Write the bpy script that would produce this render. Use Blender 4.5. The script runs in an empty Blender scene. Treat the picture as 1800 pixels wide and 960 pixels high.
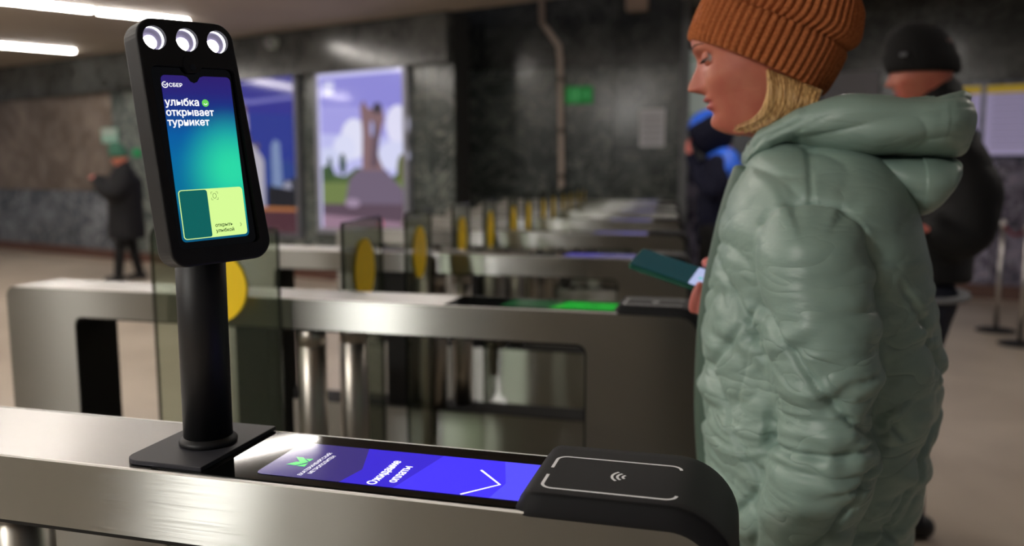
import bpy, bmesh, math, random
import numpy as np
from mathutils import Vector, Matrix, noise as mnoise
random.seed(4)
np.random.seed(4)

# ------------------------------------------------------------------ camera, world, lights, exposure
F = 1465.0
HC = 1.31
PITCH = math.atan(181 / F)
PSI = math.atan(400 / math.hypot(F, 181))
FW = Vector((-math.sin(PSI) * math.cos(PITCH), math.cos(PSI) * math.cos(PITCH), -math.sin(PITCH)))
RT = Vector((math.cos(PSI), math.sin(PSI), 0))
UP = RT.cross(FW)
CAM = Vector((0, 0, HC))

scene = bpy.context.scene
cd = bpy.data.cameras.new('camera')
cd.sensor_width = 36.0
cd.lens = 36.0 * F / 1800.0
cd.clip_start = 0.02
cd.clip_end = 80
cd.dof.use_dof = True
cd.dof.focus_distance = 0.84
cd.dof.aperture_fstop = 3.2
cam = bpy.data.objects.new('camera', cd)
scene.collection.objects.link(cam)
cam.matrix_world = Matrix(((RT.x, UP.x, -FW.x, 0), (RT.y, UP.y, -FW.y, 0), (RT.z, UP.z, -FW.z, HC), (0, 0, 0, 1)))
scene.camera = cam

world = bpy.data.worlds.new('world')
scene.world = world
world.use_nodes = True
world.node_tree.nodes['Background'].inputs[0].default_value = (0.75, 0.78, 0.9, 1)
world.node_tree.nodes['Background'].inputs[1].default_value = 0.08

scene.view_settings.view_transform = 'Standard'
scene.view_settings.look = 'None'
scene.view_settings.gamma = 1
scene.view_settings.use_curve_mapping = False
scene.view_settings.exposure = 0.38

LAMP = 32.0        # strength of the ceiling tubes
CEIL = 2.94


def ray(x, y):
    return FW + RT * ((x - 900) / F) + UP * ((480 - y) / F)


def onz(x, y, z):
    d = ray(x, y)
    return CAM + d * ((z - HC) / d.z)


def ony(x, y, Y):
    d = ray(x, y)
    return CAM + d * (Y / d.y)


def dep(x, y, D):
    return CAM + ray(x, y) * D


# ------------------------------------------------------------------ materials
MATS = {}


def mat(name, col=(0.5, 0.5, 0.5), rough=0.5, metal=0.0, spec=0.5, emit=None, es=0.0, coat=0.0,
        alpha=1.0, aniso=0.0, sheen=0.0, noise=None, bump=None, sss=0.0):
    if name in MATS:
        return MATS[name]
    m = bpy.data.materials.new(name)
    m.use_nodes = True
    nt = m.node_tree
    p = nt.nodes['Principled BSDF']
    p.inputs['Base Color'].default_value = (*col, 1)
    p.inputs['Roughness'].default_value = rough
    p.inputs['Metallic'].default_value = metal
    p.inputs['Specular IOR Level'].default_value = spec
    p.inputs['Coat Weight'].default_value = coat
    p.inputs['Alpha'].default_value = alpha
    p.inputs['Sheen Weight'].default_value = sheen
    p.inputs['Subsurface Weight'].default_value = sss
    if sss:
        p.inputs['Subsurface Radius'].default_value = (0.012, 0.004, 0.002)
        p.inputs['Subsurface Scale'].default_value = 1.0
    if emit:
        p.inputs['Emission Color'].default_value = (*emit, 1)
        p.inputs['Emission Strength'].default_value = es
    if aniso:
        p.inputs['Anisotropic'].default_value = aniso
        p.inputs['Anisotropic Rotation'].default_value = 0.25
        c = nt.nodes.new('ShaderNodeCombineXYZ')
        c.inputs[0].default_value = 1.0
        nt.links.new(c.outputs[0], p.inputs['Tangent'])
    if noise:
        # noise = (scale vec, colour a, colour b, detail, distortion)
        sc, ca, cb, det, dist = noise
        tc = nt.nodes.new('ShaderNodeTexCoord')
        mp = nt.nodes.new('ShaderNodeMapping')
        mp.inputs['Scale'].default_value = sc
        n = nt.nodes.new('ShaderNodeTexNoise')
        n.inputs['Scale'].default_value = 1.0
        n.inputs['Detail'].default_value = det
        n.inputs['Distortion'].default_value = dist
        r = nt.nodes.new('ShaderNodeValToRGB')
        r.color_ramp.elements[0].position = 0.35
        r.color_ramp.elements[1].position = 0.65
        r.color_ramp.elements[0].color = (*ca, 1)
        r.color_ramp.elements[1].color = (*cb, 1)
        nt.links.new(tc.outputs['Object'], mp.inputs[0])
        nt.links.new(mp.outputs[0], n.inputs['Vector'])
        nt.links.new(n.outputs['Fac'], r.inputs[0])
        nt.links.new(r.outputs[0], p.inputs['Base Color'])
    if bump:
        sc, st, dist = bump
        tc = nt.nodes.new('ShaderNodeTexCoord')
        mp = nt.nodes.new('ShaderNodeMapping')
        mp.inputs['Scale'].default_value = sc
        n = nt.nodes.new('ShaderNodeTexNoise')
        n.inputs['Scale'].default_value = 1.0
        n.inputs['Detail'].default_value = 3
        b = nt.nodes.new('ShaderNodeBump')
        b.inputs['Strength'].default_value = st
        b.inputs['Distance'].default_value = dist
        nt.links.new(tc.outputs['Object'], mp.inputs[0])
        nt.links.new(mp.outputs[0], n.inputs['Vector'])
        nt.links.new(n.outputs['Fac'], b.inputs['Height'])
        nt.links.new(b.outputs[0], p.inputs['Normal'])
    MATS[name] = m
    return m


def marble(name, dark, light, vein, rough=0.18, scale=1.1, vein_w=0.5):
    m = mat(name, dark, rough)
    nt = m.node_tree
    p = nt.nodes['Principled BSDF']
    tc = nt.nodes.new('ShaderNodeTexCoord')
    oi = nt.nodes.new('ShaderNodeObjectInfo')
    add = nt.nodes.new('ShaderNodeVectorMath')
    add.operation = 'ADD'
    mul = nt.nodes.new('ShaderNodeVectorMath')
    mul.operation = 'SCALE'
    mul.inputs['Scale'].default_value = 37.0
    comb = nt.nodes.new('ShaderNodeCombineXYZ')
    for i in range(3):
        nt.links.new(oi.outputs['Random'], comb.inputs[i])
    nt.links.new(comb.outputs[0], mul.inputs[0])
    nt.links.new(tc.outputs['Object'], add.inputs[0])
    nt.links.new(mul.outputs[0], add.inputs[1])
    n1 = nt.nodes.new('ShaderNodeTexNoise')
    n1.inputs['Scale'].default_value = scale * 1.6
    n1.inputs['Detail'].default_value = 7
    n1.inputs['Distortion'].default_value = 1.5
    n2 = nt.nodes.new('ShaderNodeTexNoise')
    n2.inputs['Scale'].default_value = scale * 2.2
    n2.inputs['Detail'].default_value = 4
    n2.inputs['Distortion'].default_value = 2.5
    nt.links.new(add.outputs[0], n1.inputs['Vector'])
    nt.links.new(add.outputs[0], n2.inputs['Vector'])
    r1 = nt.nodes.new('ShaderNodeValToRGB')
    r1.color_ramp.elements[0].position = 0.38
    r1.color_ramp.elements[1].position = 0.68
    r1.color_ramp.elements[0].color = (*dark, 1)
    r1.color_ramp.elements[1].color = (*light, 1)
    nt.links.new(n1.outputs['Fac'], r1.inputs[0])
    # thin veins where the second noise crosses its middle
    sub = nt.nodes.new('ShaderNodeMath'); sub.operation = 'SUBTRACT'; sub.inputs[1].default_value = 0.5
    ab = nt.nodes.new('ShaderNodeMath'); ab.operation = 'ABSOLUTE'
    r2 = nt.nodes.new('ShaderNodeValToRGB')
    r2.color_ramp.elements[0].position = 0.0
    r2.color_ramp.elements[0].color = (vein_w, vein_w, vein_w, 1)
    r2.color_ramp.elements[1].position = 0.035
    r2.color_ramp.elements[1].color = (0, 0, 0, 1)
    nt.links.new(n2.outputs['Fac'], sub.inputs[0])
    nt.links.new(sub.outputs[0], ab.inputs[0])
    nt.links.new(ab.outputs[0], r2.inputs[0])
    mx = nt.nodes.new('ShaderNodeMix'); mx.data_type = 'RGBA'
    mx.inputs['B'].default_value = (*vein, 1)
    nt.links.new(r2.outputs[0], mx.inputs['Factor'])
    nt.links.new(r1.outputs[0], mx.inputs['A'])
    # each slab a little lighter or darker than its neighbours
    hs = nt.nodes.new('ShaderNodeHueSaturation')
    mr = nt.nodes.new('ShaderNodeMapRange')
    mr.inputs['To Min'].default_value = 0.75
    mr.inputs['To Max'].default_value = 1.3
    nt.links.new(oi.outputs['Random'], mr.inputs['Value'])
    nt.links.new(mr.outputs[0], hs.inputs['Value'])
    nt.links.new(mx.outputs['Result'], hs.inputs['Color'])
    nt.links.new(hs.outputs[0], p.inputs['Base Color'])
    return m


def lin(r, g, b):
    f = lambda c: (c / 255 / 12.92) if c <= 10 else ((c / 255 + 0.055) / 1.055) ** 2.4
    return (f(r), f(g), f(b))


def brushed(name, col, rough, an, bst=0.1):
    m = bpy.data.materials.new(name)
    m.use_nodes = True
    nt = m.node_tree
    nt.nodes.remove(nt.nodes['Principled BSDF'])
    g = nt.nodes.new('ShaderNodeBsdfAnisotropic')
    g.distribution = 'BECKMANN'
    g.inputs['Color'].default_value = (*col, 1)
    g.inputs['Anisotropy'].default_value = an
    c = nt.nodes.new('ShaderNodeCombineXYZ')
    c.inputs[0].default_value = 1.0
    nt.links.new(c.outputs[0], g.inputs['Tangent'])
    tc = nt.nodes.new('ShaderNodeTexCoord')
    mp = nt.nodes.new('ShaderNodeMapping')
    mp.inputs['Scale'].default_value = (7, 1100, 1100)
    n = nt.nodes.new('ShaderNodeTexNoise')
    n.inputs['Scale'].default_value = 1.0
    n.inputs['Detail'].default_value = 3
    b = nt.nodes.new('ShaderNodeBump')
    b.inputs['Strength'].default_value = bst
    b.inputs['Distance'].default_value = 0.0006
    mr = nt.nodes.new('ShaderNodeMapRange')
    mr.inputs['From Min'].default_value = 0.3
    mr.inputs['From Max'].default_value = 0.7
    mr.inputs['To Min'].default_value = rough - 0.035
    mr.inputs['To Max'].default_value = rough + 0.035
    nt.links.new(tc.outputs['Object'], mp.inputs[0])
    nt.links.new(mp.outputs[0], n.inputs['Vector'])
    nt.links.new(n.outputs['Fac'], b.inputs['Height'])
    nt.links.new(n.outputs['Fac'], mr.inputs['Value'])
    nt.links.new(mr.outputs[0], g.inputs['Roughness'])
    nt.links.new(b.outputs[0], g.inputs['Normal'])
    nt.links.new(g.outputs[0], nt.nodes['Material Output'].inputs[0])
    return m


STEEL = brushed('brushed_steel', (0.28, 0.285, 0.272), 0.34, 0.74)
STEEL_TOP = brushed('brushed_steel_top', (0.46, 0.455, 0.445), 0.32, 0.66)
STEEL_EDGE = mat('polished_steel_edge', (0.9, 0.9, 0.88), 0.35, 0.25)
STEEL_TUBE = mat('tube_steel', (0.40, 0.375, 0.33), 0.36, 1.0, bump=((300, 300, 1), 0.1, 0.0005))
PLATE = mat('dark_grey_plate', lin(50, 50, 56), 0.55, spec=0.35)
BLACK = mat('black_powder_coat', (0.009, 0.009, 0.010), 0.5, spec=0.35, bump=((900, 900, 900), 0.15, 0.0003))
BLACK_MATT = mat('black_lining', (0.006, 0.006, 0.006), 0.6, spec=0.2)
PLASTIC = mat('black_textured_plastic', (0.008, 0.008, 0.009), 0.55, spec=0.16, bump=((1600, 1600, 1600), 0.5, 0.0004))
GLASS_BLACK = mat('black_display_glass', (0.003, 0.003, 0.003), 0.05, spec=0.14)
WHITE_PRINT = mat('white_print', (0.92, 0.93, 0.95), 0.6)
YELLOW = mat('yellow_sticker', lin(255, 216, 0), 0.5)


def tint_glass(name, col, amount):
    m = bpy.data.materials.new(name)
    m.use_nodes = True
    nt = m.node_tree
    out = nt.nodes['Material Output']
    nt.nodes.remove(nt.nodes['Principled BSDF'])
    tr = nt.nodes.new('ShaderNodeBsdfTransparent')
    tr.inputs[0].default_value = (*col, 1)
    gl = nt.nodes.new('ShaderNodeBsdfGlossy')
    gl.inputs['Roughness'].default_value = 0.03
    df = nt.nodes.new('ShaderNodeBsdfDiffuse')
    df.inputs[0].default_value = (0.10, 0.12, 0.08, 1)
    lw = nt.nodes.new('ShaderNodeLayerWeight')
    lw.inputs[0].default_value = 0.5
    pw = nt.nodes.new('ShaderNodeMath'); pw.operation = 'POWER'; pw.inputs[1].default_value = 4.0
    fr = nt.nodes.new('ShaderNodeMath'); fr.operation = 'MULTIPLY_ADD'; fr.inputs[1].default_value = 0.7; fr.inputs[2].default_value = 0.03
    nt.links.new(lw.outputs['Facing'], pw.inputs[0]); nt.links.new(pw.outputs[0], fr.inputs[0])
    m1 = nt.nodes.new('ShaderNodeMixShader')
    m1.inputs[0].default_value = amount
    m2 = nt.nodes.new('ShaderNodeMixShader')
    nt.links.new(tr.outputs[0], m1.inputs[1])
    nt.links.new(df.outputs[0], m1.inputs[2])
    nt.links.new(fr.outputs[0], m2.inputs[0])
    nt.links.new(m1.outputs[0], m2.inputs[1])
    nt.links.new(gl.outputs[0], m2.inputs[2])
    nt.links.new(m2.outputs[0], out.inputs[0])
    return m


PANE = tint_glass('smoked_green_glass', (0.76, 0.80, 0.73), 0.10)

# ------------------------------------------------------------------ object helpers
COL = scene.collection.objects


def link(name, me, m=None, parent=None, label=None, smooth=False, kind=None):
    o = bpy.data.objects.new(name, me)
    COL.link(o)
    if m is not None:
        ms = m if isinstance(m, (list, tuple)) else [m]
        if not me.materials:
            for q in ms:
                me.materials.append(q)
    if smooth:
        me.polygons.foreach_set('use_smooth', [True] * len(me.polygons))
    if parent:
        o.parent = parent
    if label:
        o['label'] = label
    if kind:
        o['kind'] = kind
    return o


def thing(name, label, cat, loc=(0, 0, 0), group=None):
    o = bpy.data.objects.new(name, None)
    COL.link(o)
    o.location = loc
    o.empty_display_size = 0.1
    o['label'] = label
    o['category'] = cat
    if group:
        o['group'] = group
    return o


def tag(o, label, cat, group=None):
    o['label'] = label
    o['category'] = cat
    if group:
        o['group'] = group


def mesh(name, v, f, mi=None):
    me = bpy.data.meshes.new(name)
    me.from_pydata([tuple(p) for p in v], [], [tuple(q) for q in f])
    if mi is not None:
        me.polygons.foreach_set('material_index', mi)
    me.update()
    return me


def box_geo(x0, x1, y0, y1, z0, z1):
    v = [(x0, y0, z0), (x1, y0, z0), (x1, y1, z0), (x0, y1, z0), (x0, y0, z1), (x1, y0, z1), (x1, y1, z1), (x0, y1, z1)]
    f = [(0, 3, 2, 1), (4, 5, 6, 7), (0, 1, 5, 4), (1, 2, 6, 5), (2, 3, 7, 6), (3, 0, 4, 7)]
    return v, f


def box_me(name, *a, bevel=0.0, seg=2):
    v, f = box_geo(*a)
    me = mesh(name, v, f)
    if bevel:
        bm = bmesh.new(); bm.from_mesh(me)
        bmesh.ops.bevel(bm, geom=bm.edges[:], offset=bevel, segments=seg, affect='EDGES', profile=0.5)
        bm.to_mesh(me); bm.free()
    return me


def rrect(x0, x1, y0, y1, r, n=6):
    """rounded rectangle outline; r = radius or (bl, br, tr, tl)"""
    if not isinstance(r, (list, tuple)):
        r = (r,) * 4
    pts = []
    for (cx, cy, rr, a0) in ((x0 + r[0], y0 + r[0], r[0], math.pi), (x1 - r[1], y0 + r[1], r[1], 1.5 * math.pi),
                             (x1 - r[2], y1 - r[2], r[2], 0), (x0 + r[3], y1 - r[3], r[3], 0.5 * math.pi)):
        for k in range(n + 1):
            a = a0 + 0.5 * math.pi * k / n
            pts.append((cx + rr * math.cos(a), cy + rr * math.sin(a)))
    return pts


class Frame:
    def __init__(s, o, u, v, n=None):
        s.o = Vector(o); s.u = Vector(u); s.v = Vector(v)
        s.n = Vector(n) if n is not None else s.u.cross(s.v)

    def __call__(s, a, b, c=0.0):
        return s.o + s.u * a + s.v * b + s.n * c


def plate_me(name, outer, fr, d0, d1, hole=None, bevel=0.0):
    """flat plate from an outline (and a hole) in frame fr, from depth d0 to d1 along fr.n, optional rounded front edge"""
    bm = bmesh.new()

    def fill(loops, d):
        bb = bmesh.new()
        es = []
        for lp in loops:
            vs = [bb.verts.new((p[0], p[1], 0)) for p in lp]
            for i in range(len(vs)):
                es.append(bb.edges.new((vs[i], vs[(i + 1) % len(vs)])))
        bmesh.ops.triangle_fill(bb, use_beauty=True, use_dissolve=False, edges=es)
        return bb
    loops = [outer] + ([hole] if hole else [])
    rings = []
    for lp, sg in zip(loops, (1, -1)):
        n = len(lp)
        if bevel and sg == 1:
            cx = sum(p[0] for p in lp) / n; cy = sum(p[1] for p in lp) / n
            prof = []
            for k in range(4):
                a = k / 3 * math.pi / 2
                prof.append((bevel * (1 - math.cos(a)), d1 - bevel + bevel * math.sin(a)))
            rr = [[fr(p[0], p[1], d0) for p in lp]]
            for off, d in prof:
                ring = []
                for i in range(n):
                    a = Vector(lp[i - 1]); b = Vector(lp[i]); c = Vector(lp[(i + 1) % n])
                    t = (c - a)
                    t = t.normalized() if t.length > 1e-9 else Vector((1, 0))
                    nn = Vector((t.y, -t.x))
                    q = b - nn * off
                    ring.append((q.x, q.y, d))
                rr.append([fr(*q) for q in ring])
                last = [(q[0], q[1]) for q in ring]
            loops[0] = last
            rings.append((rr, sg))
        else:
            rings.append(([[fr(p[0], p[1], d0) for p in lp], [fr(p[0], p[1], d1) for p in lp]], sg))
    for rr, sg in rings:
        vv = [[bm.verts.new(p) for p in r] for r in rr]
        n = len(vv[0])
        for a, b in zip(vv[:-1], vv[1:]):
            for i in range(n):
                j = (i + 1) % n
                q = (a[i], a[j], b[j], b[i]) if sg == 1 else (a[j], a[i], b[i], b[j])
                try:
                    bm.faces.new(q)
                except ValueError:
                    pass
    for d, flip, lps in ((d1, False, loops), (d0, True, [outer] + loops[1:])):
        bb = fill(lps, d)
        m = {v: bm.verts.new(fr(v.co.x, v.co.y, d)) for v in bb.verts}
        for f in bb.faces:
            bm.faces.new([m[v] for v in f.verts])
        bb.free()
    bmesh.ops.remove_doubles(bm, verts=bm.verts[:], dist=1e-6)
    bmesh.ops.recalc_face_normals(bm, faces=bm.faces[:])
    me = bpy.data.meshes.new(name)
    bm.to_mesh(me); bm.free()
    return me


def cyl_geo(p0, p1, r0, r1=None, n=24, caps=True, profile=None):
    """lathe along p0->p1; profile = list of (t, r)"""
    p0 = Vector(p0); p1 = Vector(p1)
    ax = (p1 - p0)
    L = ax.length
    ax.normalize()
    a = ax.orthogonal().normalized(); b = ax.cross(a)
    if profile is None:
        profile = [(0, r0), (L, r0 if r1 is None else r1)]
    v = []; f = []
    for (t, r) in profile:
        for i in range(n):
            an = 2 * math.pi * i / n
            v.append(p0 + ax * t + (a * math.cos(an) + b * math.sin(an)) * r)
    for k in range(len(profile) - 1):
        for i in range(n):
            j = (i + 1) % n
            f.append((k * n + i, k * n + j, (k + 1) * n + j, (k + 1) * n + i))
    if caps:
        f.append(tuple(range(n))[::-1]); f.append(tuple(range((len(profile) - 1) * n, len(profile) * n)))
    return v, f


def join(*geos):
    V = []; Fc = []; MI = []
    for g in geos:
        v, f = g[0], g[1]
        mi = g[2] if len(g) > 2 else 0
        o = len(V)
        V += list(v)
        Fc += [tuple(i + o for i in q) for q in f]
        MI += [mi] * len(f)
    return V, Fc, MI


def flat_geo(fr, pts, c=0.0):
    return [fr(p[0], p[1], c) for p in pts], [tuple(range(len(pts)))]


def stroke(pts, w, closed=False):
    """a flat line of width w along 2-D points -> (verts2d, faces)"""
    n = len(pts)
    L = []; R = []
    for i in range(n):
        a = Vector(pts[max(i - 1, 0)] if not closed else pts[i - 1]); c = Vector(pts[min(i + 1, n - 1)] if not closed else pts[(i + 1) % n])
        t = (c - a).normalized()
        nn = Vector((-t.y, t.x)) * w / 2
        p = Vector(pts[i])
        L.append(p + nn); R.append(p - nn)
    v = L + R
    f = [(i, n + i, n + i + 1, i + 1) for i in range(n - 1)]
    if closed:
        f.append((n - 1, 2 * n - 1, n, 0))
    return v, f


def stroke3(fr, pts, w, c, closed=False):
    v, f = stroke(pts, w, closed)
    return [fr(p.x, p.y, c) for p in v], f


def text(name, s, fr, x, y, width, m, parent, c, height=None, align='LEFT', bold=0.0, label=None, fat=0.0):
    cu = bpy.data.curves.new(name, 'FONT')
    cu.body = s
    cu.size = 1.0
    cu.resolution_u = 3
    o = bpy.data.objects.new(name, cu)
    COL.link(o)
    bpy.context.view_layer.update()
    me = bpy.data.meshes.new_from_object(o)
    bpy.data.objects.remove(o)
    co = np.empty(len(me.vertices) * 3); me.vertices.foreach_get('co', co)
    co = co.reshape(-1, 3)
    x0, x1 = co[:, 0].min(), co[:, 0].max()
    y0, y1 = co[:, 1].min(), co[:, 1].max()
    k = width / (x1 - x0)
    ky = k if height is None else height / (y1 - y0)
    out = []
    for p in co:
        a = (p[0] - x0) * k + x
        if align == 'CENTER':
            a -= width / 2
        b = p[1] * ky + y
        out.append(fr(a, b, c))
    for i, p in enumerate(out):
        me.vertices[i].co = p
    me.update()
    if fat:
        vs = [v.co.copy() for v in me.vertices]; fs = [tuple(p.vertices) for p in me.polygons]
        V = []; F_ = []
        for q, (dx, dy) in enumerate(((0, 0), (1, 0), (-1, 0), (0, 1), (0, -1), (.7, .7), (-.7, .7), (.7, -.7), (-.7, -.7))):
            off = fr.u * dx * fat + fr.v * dy * fat + fr.n * (0.000006 * q)
            o_ = len(V)
            V += [v + off for v in vs]
            F_ += [tuple(i + o_ for i in f) for f in fs]
        bpy.data.meshes.remove(me)
        me = mesh(name, V, F_)
    me.materials.clear()
    ob = link(name, me, m, parent, label)
    return ob


# ------------------------------------------------------------------ the room
DW = Vector((RT * 2280 / F) * F + Vector((-FW.x, -FW.y, 0)).normalized() * F)  # along the poster wall, to the right
f0 = Vector((FW.x, FW.y, 0)).normalized()
DW = (RT * 2280 - f0 * 1465).normalized()
NW = Vector((DW.y, -DW.x, 0))            # towards the hall
if NW.dot(CAM) < 0:
    pass
WO = onz(118, 447, 0)
if (CAM - WO).dot(NW) < 0:
    NW = -NW


def onwall(px, py, off=0.0, O=WO, N=NW):
    d = ray(px, py)
    t = ((O + N * off) - CAM).dot(N) / d.dot(N)
    return CAM + d * t


def struct(name, me, m, parent=None):
    o = link(name, me, m, parent)
    if parent is None:
        o['kind'] = 'structure'
    return o


FLOOR = mat('granite_floor', lin(178, 166, 150), 0.30,
            noise=((1.2, 1.2, 1.2), lin(168, 155, 140), lin(190, 177, 161), 8, 0.5))
floor = struct('floor', box_me('floor', -22, 14, -8, 22, -0.1, 0), FLOOR)
CEILM = mat('painted_ceiling', lin(158, 148, 136), 0.7,
            noise=((0.8, 0.8, 0.8), lin(150, 140, 128), lin(165, 155, 143), 3, 0))

MB_GREEN = marble('dark_green_marble', lin(62, 68, 66), lin(100, 107, 103), lin(165, 168, 160))
MB_GREY = marble('blue_grey_marble', lin(62, 66, 72), lin(112, 116, 122), lin(165, 168, 172))
MB_BROWN = marble('brown_grey_marble', lin(104, 93, 84), lin(136, 124, 114), lin(170, 150, 130), vein_w=0.25)
MB_BLACK = marble('black_marble', lin(46, 48, 47), lin(78, 80, 78), lin(120, 122, 118), vein_w=0.3)
MB_VIOLET = marble('mottled_violet_grey_marble', lin(58, 55, 72), lin(150, 144, 166), lin(190, 184, 200), scale=1.8)
PLINTH = mat('red_brown_granite', lin(92, 62, 52), 0.35)
JOINT = mat('wall_joint', lin(40, 40, 38), 0.8)


def slab_me(w, h, t=0.03):
    return box_me('slab', 0.003, w - 0.003, 0, t, 0.003, h - 0.003, bevel=0.003, seg=1)


def place_slabs(parent, O, D, rows, s0, s1, n_out, mats, label=None):
    """rows of slabs (z0, z1, width, mat chooser) set on a wall from s0 to s1 along D; n_out = outward normal"""
    ang = math.atan2(D.y, D.x)
    cache = {}
    for (z0, z1, w, mk, proud) in rows:
        s = s0
        while s < s1 - 0.01:
            ww = min(w, s1 - s)
            m = mk(s) if callable(mk) else mk
            key = (round(ww, 3), round(z1 - z0, 3), m.name)
            if key not in cache:
                me = slab_me(ww, z1 - z0)
                me.materials.append(m)
                cache[key] = me
            o = bpy.data.objects.new('marble_slab', cache[key])
            COL.link(o)
            o.parent = parent
            p = O + D * s + n_out * proud
            o.location = (p.x, p.y, z0)
            o.rotation_euler = (0, 0, ang)
            s += ww


# poster wall (running from far left towards the right, nearer)
wallL = 11.0
s_left = -3.2
END1 = onwall(800, 400)
s_right = (END1 - WO).dot(DW)
flipN = NW


def wall_core(name, O, D, N, s0, s1, h, th=0.25):
    a = O + D * s0 - N * 0.031; b = O + D * s1 - N * 0.031
    a2 = a - N * th; b2 = b - N * th
    v = [(a.x, a.y, 0), (b.x, b.y, 0), (b2.x, b2.y, 0), (a2.x, a2.y, 0), (a.x, a.y, h), (b.x, b.y, h), (b2.x, b2.y, h), (a2.x, a2.y, h)]
    f = [(0, 1, 5, 4), (1, 2, 6, 5), (2, 3, 7, 6), (3, 0, 4, 7), (4, 5, 6, 7), (0, 3, 2, 1)]
    me = mesh(name, v, f)
    bm = bmesh.new(); bm.from_mesh(me); bmesh.ops.recalc_face_normals(bm, faces=bm.faces[:]); bm.to_mesh(me); bm.free()
    return struct(name, me, JOINT)


wall_left = wall_core('wall_left', WO, DW, NW, s_left, s_right, CEIL)


def mk_mid(s):
    if s < 1.2:
        return MB_BROWN
    return MB_GREEN


def mk_low(s):
    if s < 1.0:
        return MB_GREY
    return MB_GREEN


# slab meshes lie with their face at y=0 facing +y/-y: choose the sign so the face looks into the hall
def rowset(parent, O, D, N, rows, s0, s1):
    # slab face is its -y..0 block; local -y axis = outward if rotation puts it so
    ang = math.atan2(D.y, D.x)
    out = Vector((math.sin(ang), -math.cos(ang), 0))   # world direction of local -y
    place_slabs(parent, O, D, [(a, b, c, d, e) for a, b, c, d, e in rows], s0, s1, N, None)


rows1 = [(0.12, 1.0, 1.15, mk_low, 0.0), (1.0, 2.42, 1.15, mk_mid, 0.0), (2.42, 2.935, 1.4, MB_BLACK, 0.12)]
rowset(wall_left, WO, DW, NW, rows1, s_left, s_right)


def strip_box(name, O, D, N, s0, s1, z0, z1, d0, d1, m, kind='structure', parent=None):
    P = [O + D * s0 + N * d0, O + D * s1 + N * d0, O + D * s1 + N * d1, O + D * s0 + N * d1]
    v = [(p.x, p.y, z0) for p in P] + [(p.x, p.y, z1) for p in P]
    f = [(0, 3, 2, 1), (4, 5, 6, 7), (0, 1, 5, 4), (1, 2, 6, 5), (2, 3, 7, 6), (3, 0, 4, 7)]
    me = mesh(name, v, f)
    bm = bmesh.new(); bm.from_mesh(me); bmesh.ops.recalc_face_normals(bm, faces=bm.faces[:]); bm.to_mesh(me); bm.free()
    o = link(name, me, m, parent)
    if kind and parent is None:
        o['kind'] = kind
    return o


strip_box('baseboard_left', WO, DW, NW, s_left, s_right, 0.0, 0.13, -0.01, 0.03, PLINTH)
strip_box('trim_1', WO, DW, NW, s_left, s_right, 2.42, 2.94, 0.0, 0.088, MB_BLACK)

# wall behind the row of gates: parallel to the gates, rising past the ceiling edge
W2O = dep(800, 330, 9.75); W2O.z = 0
DX = Vector((1, 0, 0)); NY = Vector((0, -1, 0))
W2Y = 9.75
x2a = ony(640, 330, W2Y).x
x2b = ony(1193, 330, W2Y).x
WO2 = Vector((x2a, W2Y, 0))
L2 = x2b - x2a
wall_back = wall_core('wall_back', WO2, DX, NY, 0, L2, 4.2)
rows2 = [(0.0, 1.02, 1.05, MB_GREEN, 0.0), (1.02, 2.5, 1.05, MB_GREEN, 0.0), (2.5, 4.2, 1.6, MB_BLACK, 0.0)]
rowset(wall_back, WO2, DX, NY, rows2, 0, L2)
PIL = mat('pale_grey_stone', lin(110, 112, 114), 0.4)
strip_box('trim_2', Vector((x2b, W2Y, 0)), DX, NY, 0.0, 0.085, 0, 4.2, -0.25, 0.03, PIL)

# far right wall with the route boards (parallel to the poster wall)
WO3 = onz(1770, 527, 0)
pA = onwall(1165, 300, 0, WO3, NW); pB = onwall(2050, 300, 0, WO3, NW)
s3a = (pA - WO3).dot(DW); s3b = (pB - WO3).dot(DW)
wall_right = wall_core('wall_right', WO3, DW, NW, s3a, s3b, 3.2)
rows3 = [(0.14, 1.42, 1.2, MB_VIOLET, 0.0), (1.42, 2.2, 1.2, MB_GREY, 0.0), (2.2, 3.2, 1.4, MB_BLACK, 0.03)]
rowset(wall_right, WO3, DW, NW, rows3, s3a, s3b)
strip_box('baseboard_right', WO3, DW, NW, s3a, s3b, 0, 0.14, -0.01, 0.03, PLINTH)

# ceiling: ends along the poster wall line; past it the hall over the gates is taller
cA = WO + DW * -6; cB = WO + DW * 16
cC = cB + NW * 16; cD = cA + NW * 16
v = [(p.x, p.y, CEIL) for p in (cA, cB, cC, cD)] + [(p.x, p.y, CEIL + 0.3) for p in (cA, cB, cC, cD)]
f = [(0, 3, 2, 1), (4, 5, 6, 7), (0, 1, 5, 4), (1, 2, 6, 5), (2, 3, 7, 6), (3, 0, 4, 7)]
me = mesh('ceiling', v, f)
bm = bmesh.new(); bm.from_mesh(me); bmesh.ops.recalc_face_normals(bm, faces=bm.faces[:]); bm.to_mesh(me); bm.free()
struct('ceiling', me, CEILM)

# low roof past the gates on the right, upper roof over the marble wall
q0 = Vector((x2b, W2Y - 0.3, 0))
v, f = box_geo(x2b - 0.02, 9, 5.0, 14, 3.2, 3.4)
struct('ceiling_right', mesh('ceiling', v, f), CEILM)
v, f = box_geo(-7, x2b + 0.2, 7.5, 12, 4.2, 4.4)
struct('ceiling_back', mesh('ceiling', v, f), CEILM)

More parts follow.
